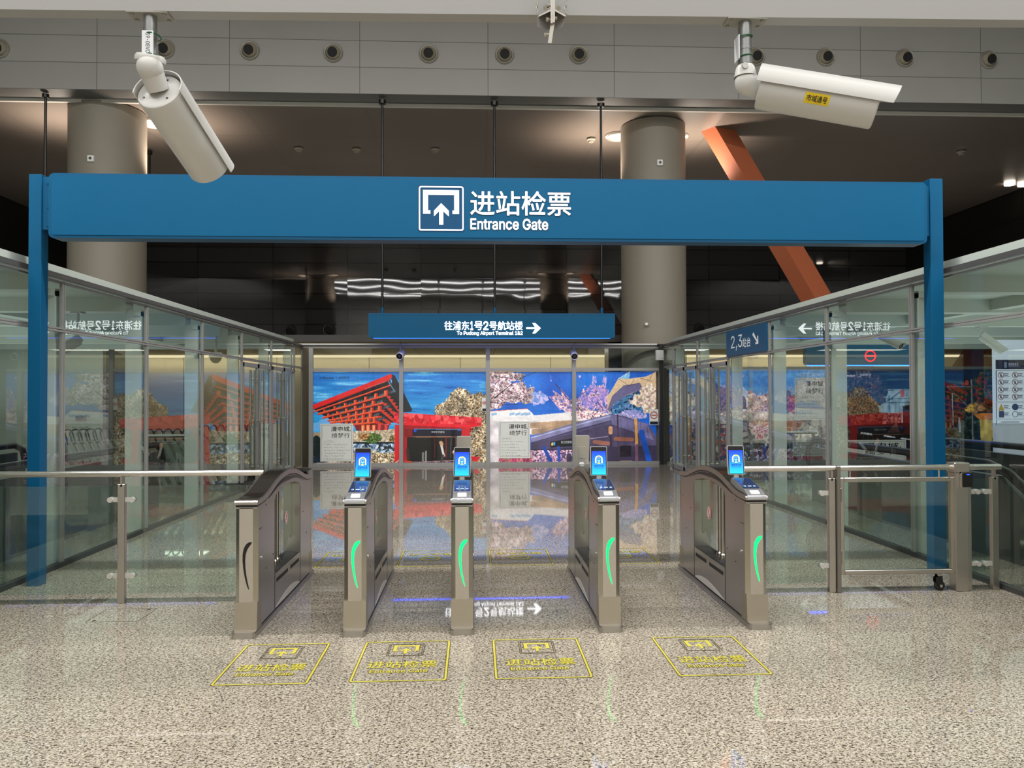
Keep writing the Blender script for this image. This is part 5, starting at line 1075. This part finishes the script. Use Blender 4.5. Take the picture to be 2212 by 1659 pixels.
# ================================================================ SECURITY CAMERAS
M_PIPE = mat('pipe_grey', (150, 152, 152), .3, .6)
def bullet(t, c0, a, up, L, r, shield=True, over=.045, m=M_CREAM, lens=True, cov=99, diag=.75):
    a = Vector(a).normalized(); up = (Vector(up)-a*Vector(up).dot(a)).normalized(); sd = a.cross(up); c0 = Vector(c0)
    b = MB(); b.lathe([(.001, 0), (r*.90, 0), (r*.97, r*.04), (r, r*.12), (r, L), (r*.93, L+.004), (r*.86, L), (r*.86, L-.02), (.001, L-.02)], c0, a, n=48); h_ = b.build('housing', m, t)
    if lens:
        b = MB(); b.cyl(c0+a*(L-.021), c0+a*(L-.012), r*.84, n=32); g_ = b.build('front_window', mat('lens_black', (8, 9, 10), .05), t)
        b = MB(); b.lathe([(r*.30, 0), (r*.34, .004), (r*.30, .008), (.001, .006)], c0+a*(L-.012), a, n=24); b.build('lens', M_GREY_D, g_)
    if shield:
        b = MB(); n = 22; vs = []; rs, th = r*1.07, .0035; a0, a1 = math.radians(-cov), math.radians(cov)
        for rr in (rs, rs+th):
            for i in range(n+1):
                q = a0+(a1-a0)*i/n; d = up*math.cos(q)+sd*math.sin(q); f = (math.cos(q)-math.cos(a1))/(1-math.cos(a1)); vs += [c0+d*rr-a*.012, c0+d*rr+a*(L+over*(1.1-diag+diag*f))]
        N2 = 2*(n+1); fs = []
        for i in range(n): fs += [(2*i, 2*i+1, 2*i+3, 2*i+2), (N2+2*i, N2+2*i+2, N2+2*i+3, N2+2*i+1), (2*i, 2*i+2, N2+2*i+2, N2+2*i), (2*i+1, N2+2*i+1, N2+2*i+3, 2*i+3)]
        fs += [(0, N2, N2+1, 1), (2*n, 2*n+1, N2+2*n+1, N2+2*n)]; b._add(vs, fs, True); b.build('sunshield', m, t)
    return a, up, sd
zc = zb
def ceiling_cam(label, px, py_top, py_joint, Y, rear, axis, L, r, joint_px, right):
    top = at(px, py_top, Y); top.z = zc; jt = at(px, py_joint, Y); X = top.x
    t = thing('security_camera', label, 'security camera', (X, Y, zc))
    b = MB(); b.box((X-.066, Y-.03, zc-.004), (X+.066, Y+.035, zc))
    for sx in (-1, 1):
        for sy in (-.018, .022): b.cyl((X+sx*.052, Y+sy, zc-.009), (X+sx*.052, Y+sy, zc-.004), .006, n=8)
    b.build('mounting_plate', mat('plate_grey', (150, 148, 140), .5, .2), t)
    b = MB(); b.cyl((X, Y, jt.z+.03), (X, Y, zc-.004), .0205, n=28); p_ = b.build('pipe', M_PIPE, t)
    b = MB(); b.cyl((X, Y, jt.z+.012), (X, Y, jt.z+.045), .0235, n=28); b.cyl((X, Y, jt.z+.06), (X, Y, jt.z+.066), .022, n=28); b.build('pipe_collar', M_PIPE, p_)
    return t, X, jt.z
# left camera
YC = by(at(325, 60, 2.5).x)+.03
t, X, zj = ceiling_cam('white bullet camera on the left, tilted steeply down, hanging from a pipe tagged 59-08VC', 325, 40, 128, YC, None, None, 0, 0, None, False)
rear = at(343, 197, YC+.03); v_ = ray(396, 280).normalized(); e_ = R*.55-U*.835; e_ = (e_-v_*e_.dot(v_)).normalized(); ax_ = (e_*.80+v_*.60).normalized()
a, up, sd = bullet(t, rear, ax_, Z3, .355, .075)
b = MB(); b.lathe([(.001, .012), (.042, .012), (.047, .004), (.047, -.008), (.036, -.016)], (X, YC, zj), Vector((.12, -.25, 1)), n=32); b.sphere((X+.004, YC-.012, zj-.034), .041, 28, 18); jn = at(326, 160, YC-.01)
b.cyl((X+.002, YC-.01, zj-.03), rear-ax_*.002, .039, .034, n=28); b.build('swivel_joint', M_CREAM, t)
b = MB()
for q in (.35, 2.3, 4.2): 
    d = up*math.cos(q)+sd*math.sin(q); b.cyl(rear+d*.052-a*.0015, rear+d*.052+a*.002, .004, n=8)
b.build('screw', M_GREY_D, t)
b = MB(); p0 = at(319, 93, YC-.028); b.bbox((p0.x-.019, YC-.030, p0.z-.041), (p0.x+.018, YC-.026, p0.z+.041), .002); tg = b.build('tag_plate', mat('tag_white', (220, 224, 228), .4), t, 'white tag reading 59-08VC')
text('tag_lettering', '59-08VC', (p0.x-.006, YC-.0305, p0.z+.032), -Z3, X3, .064, .014, M_INK, tg, bold=.01, lift=-.0005).data.flip_normals()
for zz in (.034, -.034):
    b = MB(); b.tube([(p0.x+.022*math.cos(q)-(0 if 0 else 0)+.006, YC+.0+.031*math.sin(q), p0.z+zz) for q in np.linspace(0, 2*PI, 20)[:-1]], .0022, n=6, closed=True); b.build('cable_tie', mat('tie_green', (20, 90, 50), .5), t)
# right camera
YC = by(at(1608, 60, 2.5).x)+.03
t, X, zj = ceiling_cam('white bullet camera on the right, nearly level, with yellow sticker on its side', 1609, 52, 148, YC, None, None, 0, 0, None, True)
rear = at(1641, 190, YC+.0); v_ = ray(1766, 207).normalized(); e_ = R*.986-U*.166; ax_ = (e_-v_*e_.dot(v_)).normalized()
a, up, sd = bullet(t, rear, ax_, Z3-v_*.34, .365, .067, over=.05, cov=73, diag=.25)
b = MB(); b.lathe([(.001, .010), (.024, .010), (.030, .002), (.033, -.01), (.036, -.03)], (X, YC, zj), Z3, n=32); b.sphere((X+.004, YC, zj-.045), .038, 28, 18, (1, .9, 1.15)); b.cyl((X+.004, YC, zj-.05), rear+a*.002-Vector((0, 0, .006)), .036, .032, n=28); b.cyl((X-.012, YC-.036, zj-.004), (X-.012, YC-.028, zj-.004), .010, n=14); b.build('swivel_joint', M_CREAM, t)
d_ = ray(1766, 209); eye_ = Vector((0, 0, EYE)); sp0 = eye_+d_*((rear-eye_).dot(v_)/d_.dot(v_)); n_ = (-v_-a*(-v_).dot(a)).normalized(); vv = a.cross(n_); vv = vv if vv.z > 0 else -vv
base = rear+a*(sp0-rear).dot(a); off = (sp0-base).dot(vv); phi = math.asin(max(-.9, min(.9, off/.067)))-.10
k = MB(); k2 = []; n = 8; hw, ha = .038, .25
dirv = lambda q: n_*math.cos(q)+vv*math.sin(q)
vs = []
for i in range(n+1):
    q = phi-ha+2*ha*i/n
    vs += [base-a*hw+dirv(q)*.0676, base+a*hw+dirv(q)*.0676]
k._add(vs, [(2*i, 2*i+1, 2*i+3, 2*i+2) for i in range(n)], True); stk = k.build('sticker', mat('sticker_yellow', (226, 196, 24), .5), t, 'yellow sticker with black characters', recalc=False)
vt = -n_*math.sin(phi)+vv*math.cos(phi); nn_ = dirv(phi)
text('sticker_lettering', '市域通号', base-a*.032-vt*.010+nn_*.0684, a, vt, .064, .020, M_INK, stk, bold=.012)
b = MB(); p0 = Vector((X-.028, YC-.006, at(1601, 108, YC).z)); b.bbox((p0.x-.003, p0.y-.022, p0.z-.040), (p0.x+.001, p0.y+.022, p0.z+.040), .001); b.build('tag_plate', mat('tag_white', (220, 224, 228), .4), t)
for py in (82, 124):
    z = at(1608, py, YC).z; b = MB(); b.tube([(X+.025*math.cos(q)-.002, YC+.025*math.sin(q), z+.003*math.cos(q)) for q in np.linspace(0, 2*PI, 20)[:-1]], .0022, n=6, closed=True); b.build('cable_tie', mat('tie_green', (20, 90, 50), .5), t)
for z_ in np.linspace(.02, .07, 4): pass
# small cameras at the end screen
for px, lab, dx in ((865, 'small white bullet camera hooked over the end screen above the red pavilion poster', -.06), (1240, 'small white bullet camera hooked over the end screen above the blossom poster', 0)):
    Y = YB-.22; p = at(px, 766, Y); t = thing('security_camera', lab, 'security camera', (p.x, Y, 2.75), 'cameras inside the glazed hall')
    b = MB(); b.tube([(p.x, Y+.16, 2.76), (p.x, Y+.10, 2.80), (p.x, Y+.03, 2.78), (p.x, Y+.02, 2.70), (p.x, Y+.03, p.z+.09)], .012, n=8); b.build('hook_bracket', M_PIPE, t)
    c0 = Vector((p.x-dx*.5, Y+.16, p.z+.05)); bullet(t, c0, (dx, -.30, -.12), Z3, .26, .082, shield=False, m=mat('cam_lilac_white', (206, 206, 222), .4))
# cameras under the enclosure rafters
for x, y, z, ax_, lab in ((at(2120, 712, 11.03).x, 11.03, 2.60, (.62, -.35, -.62), 'white bullet camera under the right hall rafters, beyond the right gantry post'), (at(1903, 705, 11.03).x, 11.03, 2.60, (.34, -.70, -.40), 'white bullet camera hanging in front of the red ring station sign'), (at(168, 715, 9.27).x, 9.27, 2.60, (-.28, -.75, -.45), 'white bullet camera behind the left glass partition, below the mirrored sign')):
    t = thing('security_camera', lab, 'security camera', (x, y, z), 'cameras inside the glazed hall')
    dz = .20 if x < 0 else 0; b = MB(); b.box((x-.06, y-.06, z-.02), (x+.06, y+.06, z)); b.cyl((x, y, z-.10-dz), (x, y, z-.02), .018, n=12); b.build('mount', M_CREAM, t)
    b = MB(); b.sphere((x, y, z-.12-dz), .035, 16, 10); b.build('swivel_joint', M_CREAM, t)
    bullet(t, Vector((x, y, z-.14-dz)), ax_, Z3, .36, .062, shield=True, over=.03)
p = at(466, 776, 13.0); t = thing('dome_camera', 'dark dome camera under the left hall roof near the glass doors', 'dome camera', (p.x, 13.0, 2.6), 'cameras inside the glazed hall')
b = MB(); b.cyl((p.x, 13, 2.32), (p.x, 13, 2.6), .02, n=10); b.lathe([(.001, .10), (.10, .09), (.11, .03), (.11, 0)], (p.x, 13, 2.24), Z3, n=24); b.build('mount', M_CREAM, t)
b = MB(); b.sphere((p.x, 13, 2.24), .095, 20, 12); b.build('dome', mat('lens_black', (8, 9, 10), .05), t)

# hanging steel bracket at the top centre
YH = 2.40
def hp_(u, v, y=YH): q = at(1130+u/16.6, v/16.6, y); return q
t = thing('hanging_bracket', 'galvanised steel bracket with bolts and chains hanging over the upper wall', 'bracket', hp_(1060, 0))
M_GALV = mat('galvanised', (176, 172, 162), .35, .7, noise=.1, nscale=60)
def pl(pts, y0, y1, name, m):
    A = [hp_(u, v, y0) for u, v in pts]; B = [hp_(u, v, y1) for u, v in pts]; n = len(pts); mb = MB()
    mb._add(A+B, [(i, (i+1) % n, n+(i+1) % n, n+i) for i in range(n)]+[tuple(range(n)), tuple(range(2*n-1, n-1, -1))]); return mb.build(name, m, t)
pl([(520, 590), (980, 380), (1000, 1080), (760, 1060), (500, 950)], YH+.03, YH+.035, 'side_plate', M_GREY_A); pl([(1130, 380), (1510, 590), (1440, 960), (1110, 1080)], YH+.03, YH+.035, 'side_plate', M_GREY_A)
pl([(545, 560), (990, 330), (1000, 390), (560, 600)], YH-.02, YH+.035, 'flange', M_GALV); pl([(1140, 330), (1540, 560), (1510, 600), (1130, 390)], YH-.02, YH+.035, 'flange', M_GALV)
pl([(985, -400), (1062, -400), (1062, 830), (985, 830)], YH-.02, YH+.03, 'centre_plate', M_GALV); pl([(1070, -400), (1140, -400), (1140, 800), (1070, 800)], YH-.02, YH+.03, 'centre_plate', M_GALV)
pl([(990, 820), (1130, 820), (1020, 1545), (885, 1545)], YH-.012, YH+.01, 'lower_strap', M_GALV)
for (u0, u1, v, r_) in ((820, 1000, 690, .0075), (740, 920, 1240, .007), (820, 1000, 200, .007), (1120, 1190, 640, .006)):
    b = MB(); b.cyl(hp_(u0, v, YH-.005), hp_(u1, v, YH-.005), .004, n=8); b.cyl(hp_(u0, v, YH-.005), hp_(u0+95, v, YH-.005), r_, n=6); b.build('bolt', M_GALV, t)
for (u, v) in ((790, 290), (1270, 290)): b = MB(); b.cyl(hp_(u, v, YH-.02), hp_(u, v, YH+.03), .0075, n=6); b.build('bolt', M_GALV, t)
for u, v1 in ((515, 540), (1535, 540)):
    b = MB()
    for i in range(7):
        q = hp_(u, v1-60-150*i, YH+.0); n = 12; vert = i % 2
        b.tube([(q.x+(.0045*math.cos(w_) if vert else 0), q.y+(0 if vert else .0045*math.cos(w_)), q.z+.0075*math.sin(w_)) for w_ in np.linspace(0, 2*PI, n+1)[:-1]], .0014, n=6, closed=True)
    b.build('chain', M_GALV, t)

# ================================================================ ESCALATOR HALLS
M_CLAD = mat('escalator_cladding', (58, 66, 62), .25, .3, noise=.1, nscale=1.5); M_HAND = mat('handrail_rubber', (12, 12, 13), .28)
def escalator(sgn, nm):
    x_in = -4.62 if sgn < 0 else 5.12; x_out = x_in+sgn*1.98
    t = thing('escalator', 'black-railed escalator inside the %s glazed hall' % nm, 'escalator', (x_in, 7.6, 0))
    for x in (x_in, x_out):
        b = MB(); prof = [(11.3, 0), (11.3, .80), (7.2, .80), (2.2, -2.1), (2.2, -2.9), (6.9, -.2), (7.7, 0)]; b.prism(prof, (x, 0, 0), Y3, Z3, X3, (-.05, .05)); b.build('side_panel', M_CLAD, t)
        b = MB(); b.tube([(x, 11.3, .45), (x, 11.48, .52), (x, 11.56, .66), (x, 11.5, .82), (x, 11.3, .90), (x, 9, .91), (x, 7.4, .90), (x, 7.1, .83), (x, 4.5, -.66), (x, 2.3, -1.95)], .045, n=12); b.build('handrail', M_HAND, t)
    b = MB()
    for i in range(18):
        y1 = 7.6-.30*i; z = -.02-.175*i; xa, xb = sorted((x_in+sgn*.08, x_out-sgn*.08)); b.box((xa, y1-.30, z-.2), (xb, y1, z))
    b.build('steps', M_GREY_D, t)
    xa, xb = sorted((x_in+sgn*.06, x_out-sgn*.06)); b = MB(); b.box((xa, 7.6, .001), (xb, 11.2, .012)); b.build('landing_plate', M_STD, t)
escalator(-1, 'left'); escalator(1, 'right')
for sgn, x0, x1, nm in ((-1, -4.95, -4.18, 'left'), (1, 4.62, 5.35, 'right')):
    t = thing('hall_railing', 'short steel rail with glass infill beyond the %s partition, at the escalator head' % nm, 'railing', ((x0+x1)/2, 11.75, 0))
    b = MB(); b.cyl((x0, 11.75, 1.0), (x1, 11.75, 1.0), .026, n=16); b.build('handrail', M_STL, t)
    for x in (x0+.05, x1-.05): b = MB(); b.box((x-.02, 11.73, 0), (x+.02, 11.77, .98)); b.build('post', M_STD, t)
    b = MB(); b.box((x0+.08, 11.745, .08), (x1-.08, 11.755, .88)); b.build('glass_panel', M_GLASS_R, t)
# pale plaque on the left pale wall
p = at(175, 903, 16.94); t = thing('wall_plaque', 'small dark-yellow plaque on the pale wall above the trolleys', 'plaque', (p.x, 16.93, p.z))
b = MB(); b.box((p.x-.11, 16.92, p.z-.05), (p.x+.11, 16.95, p.z+.05)); b.build('plate', mat('plaque_ochre', (130, 112, 60), .5), t); b = MB(); b.box((p.x-.09, 16.917, p.z-.03), (p.x+.09, 16.92, p.z+.03)); b.build('inset', M_GREY_D, t)

# information board beside the right escalator
YI = 12.4; a0 = at(2150, 775, YI); xr = a0.x+1.15
t = thing('notice_board', 'tall white safety notice board with dark blue header and rows of round prohibition signs', 'notice board', ((a0.x+xr)/2, YI, 0))
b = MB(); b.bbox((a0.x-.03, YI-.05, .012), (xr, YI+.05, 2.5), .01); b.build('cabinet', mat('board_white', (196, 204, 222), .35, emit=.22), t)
ki = 5.53; ip = lambda u, v: at(2050+u/ki, 740+v/ki, YI-.055)
def irect(mb, u0, v0, u1, v1, lift=.001): a_ = ip(u0, v1); c_ = ip(u1, v0); mb.box((a_.x, YI-.052-lift, a_.z), (c_.x, YI-.050, c_.z))
b = MB(); irect(b, 560, 205, 1180, 318); b.build('header', mat('board_navy', (16, 28, 66), .4), t)
b = MB(); irect(b, 660, 232, 690, 300, .003); 
for i in range(5): irect(b, 712+24*i, 244, 730+24*i, 276, .003)
irect(b, 712, 286, 850, 292, .003); b.build('header_mark', mat('board_mark', (120, 132, 168), .5), t)
b = MB()
for v0, v1 in ((332, 704), (716, 908), (920, 984)):
    for (x0_, y0_, x1_, y1_) in ((566, v0, 1180, v0+4), (566, v1-4, 1180, v1), (566, v0, 570, v1)): irect(b, x0_, y0_, x1_, y1_)
M_BNV = mat('board_blue_line', (40, 56, 110), .5); b.build('section_frame', M_BNV, t)
def disc(mb, u, v, r_, inner=None, lift=.002):
    q = ip(u, v); O = [(r_*math.cos(2*PI*i/22), r_*math.sin(2*PI*i/22)) for i in range(22)]
    if inner: ring_faces(mb, O, [(x*inner, y*inner) for x, y in O], (q.x, YI-.052, q.z), X3, Z3, lift)
    else: flat(mb, O, (q.x, YI-.052, q.z), X3, Z3, lift)
for cu in (622, 790, 960, 1120):
    for cv_ in (388, 475, 562, 648):
        b = MB(); disc(b, cu, cv_, .052, .84); q = ip(cu, cv_); flat(b, [(-.036, .030), (-.030, .036), (.036, -.030), (.030, -.036)], (q.x, YI-.052, q.z), X3, Z3, .0022); b.build('prohibition_ring', mat('ring_maroon', (120, 40, 62), .5), t, recalc=False)
        b = MB(); flat(b, [(-.010, -.028), (.012, -.028), (.008, .010), (-.012, .012)], (q.x, YI-.052, q.z), X3, Z3, .0021); b.cyl((q.x, YI-.055, q.z+.022), (q.x, YI-.052, q.z+.022), .009, n=10); b.build('prohibition_figure', mat('figure_black', (26, 26, 40), .5), t, recalc=False)
b = MB()
for cu in (622, 790, 960):
    for cv_ in (388, 475, 562, 648, 770, 858):
        for j, ww in enumerate((58, 50, 76)): irect(b, cu+34, cv_-22+19*j, cu+34+ww, cv_-22+19*j+(11 if j < 2 else 3))
irect(b, 624, 944, 840, 954); b.build('caption', mat('caption_grey', (110, 116, 146), .5), t)
b = MB(); q = ip(626, 772); flat(b, [(-.05, -.055), (.05, -.055), (0, .06)], (q.x, YI-.052, q.z), X3, Z3, .002); b.build('warning_triangle', mat('warn_yellow', (190, 150, 50), .5), t, recalc=False)
b = MB(); disc(b, 792, 770, .055); q = ip(628, 856); flat(b, rrect(.085, .11, .01), (q.x, YI-.052, q.z), X3, Z3, .002); disc(b, 792, 856, .05, .85); b.build('mandatory_icon', M_BNV, t, recalc=False)

# ================================================================ LUGGAGE TROLLEYS
M_TR = mat('trolley_metal', (176, 176, 168), .35, .5); M_TRD = mat('trolley_dark', (34, 36, 36), .45)
def trolley():
    t = thing('luggage_trolley', 'x', 'luggage trolley', (0, 0, 0)); w = .24
    b = MB(); pts = [(-.02, -w*.62, .80), (-.06, -w*.62, .95)]+[(-.07, w*.62*math.sin(q), .97+.08*math.cos(q)) for q in np.linspace(-PI/2, PI/2, 9)]+[(-.06, w*.62, .95), (-.02, w*.62, .80)]
    b.tube(pts, .013, n=8); b.build('handle', M_TRD, t, local=True)
    b = MB()
    for s in (-1, 1): b.box((-.03, s*w-.02, .12), (.0, s*w+.02, .13)); b._add([(-.04, s*w-.022, .86), (.0, s*w-.022, .86), (.36, s*w-.022, .14), (.30, s*w-.022, .14), (-.04, s*w+.022, .86), (.0, s*w+.022, .86), (.36, s*w+.022, .14), (.30, s*w+.022, .14)], [(0, 1, 2, 3), (7, 6, 5, 4), (0, 4, 5, 1), (1, 5, 6, 2), (2, 6, 7, 3), (3, 7, 4, 0)])
    for z, x in ((.84, -.01), (.55, .14), (.34, .25)): b.cyl((x, -w, z), (x, w, z), .012, n=8)
    b.build('back_frame', M_TR, t, local=True)
    b = MB(); b.box((.28, -w, .12), (.95, w, .145)); b.box((-.05, -w-.01, .10), (.34, -w+.03, .14)); b.box((-.05, w-.03, .10), (.34, w+.01, .14)); b.build('deck', M_TRD, t, local=True)
    for x, y in ((-.02, -w), (-.02, w), (.88, 0)): b = MB(); b.cyl((x, y-.02, .06), (x, y+.02, .06), .06, n=16); b.build('wheel', M_RUB, t, local=True)
    return t
proto = trolley(); first = True
rows = [('nested row farthest from the left glass', (-6.75, 12.9), (.075, .10), 10), ('nested row behind the short steel rail', (-5.35, 13.0), (.145, .02), 6), ('nested row closest to the left glass doors', (-5.05, 14.4), (.10, .12), 9)]
for lab, (x, y), (dx, dy), n in rows:
    for i in range(n):
        o = proto if first else copy_tree(proto); first = False
        o.location = (x+dx*i, y+dy*i, 0); o.rotation_euler.z = math.radians(-4)
        o['label'] = 'metal luggage trolley in the '+lab; o['group'] = lab

# ================================================================ LIGHT
def area(name, loc, sx, sy, power, rgb=(255, 240, 220), rot=(0, 0, 0), spread=None):
    l = bpy.data.lights.new(name, 'AREA'); l.shape = 'RECTANGLE'; l.size = sx; l.size_y = sy; l.energy = power; l.color = lin(rgb)
    if spread: l.spread = spread
    o = bpy.data.objects.new(name, l); C.objects.link(o); o.location = loc; o.rotation_euler = rot; return o
def spot(name, loc, power, rgb, rot, size, blend=1.0, r=.1):
    l = bpy.data.lights.new(name, 'SPOT'); l.energy = power; l.color = lin(rgb); l.spot_size = size; l.spot_blend = blend; l.specular_factor = 0.0; l.shadow_soft_size = r
    o = bpy.data.objects.new(name, l); C.objects.link(o); o.location = loc; o.rotation_euler = rot; return o
for i, Y in enumerate((4.9, 1.2, -2.6, -6.4, -10.2)):
    area('hall_strip', (0.5, Y, 10.9), 26, .28, 2700 if i == 0 else 950, (255, 253, 250))
for s, x in ((-1, -8.0), (1, 8.2)):
    area('escalator_hall_light', (x, 9.8, 2.58), 6.2, 13.2, 60, (240, 250, 242)); area('hall_roof_fill', (x, 9.8, 1.1), 5.0, 12.5, 150, (238, 250, 242), (PI, 0, 0))  # the upward one is an added fill without a fixture, brightening the roof
for x in (-9, -3, 3, 9): area('lobby_light', (x, 22.5, 2.93), 2.5, .6, 26, (255, 244, 228))
area('lobby_cove', (1, 25.8, 2.86), 30, .12, 95, (255, 240, 212), (math.radians(35), 0, 0))
for cx, cy, cr in ((cLx, cLy, cLr), (cRx, cRy, cRr)):
    for s in (-1, 1):
        spot('column_uplight', (cx+s*(cr+.35), cy+.5, 6.5), 500, (255, 236, 218), (PI, math.radians(0), 0), math.radians(130), 1.0, .2)
area('rear_ceiling_fill', (1, 22.5, 3.3), 30, 4.5, 260, (255, 248, 238), (PI, 0, 0))  # added fill, no such fixture here; it lifts the dark rear ceiling
w = bpy.data.worlds.new('world'); bpy.context.scene.world = w; w.use_nodes = True
w.node_tree.nodes['Background'].inputs[0].default_value = (*lin((190, 190, 186)), 1); w.node_tree.nodes['Background'].inputs[1].default_value = 0.25
sc = bpy.context.scene
sc.view_settings.view_transform = 'Standard'; sc.view_settings.look = 'None'; sc.view_settings.exposure = 0.0; sc.view_settings.gamma = 1.0
sc.cycles.max_bounces = 8; sc.cycles.transparent_max_bounces = 18; sc.cycles.glossy_bounces = 5; sc.cycles.diffuse_bounces = 3; sc.cycles.transmission_bounces = 4
sc.cycles.caustics_reflective = False; sc.cycles.caustics_refractive = False; sc.cycles.sample_clamp_indirect = 6.0
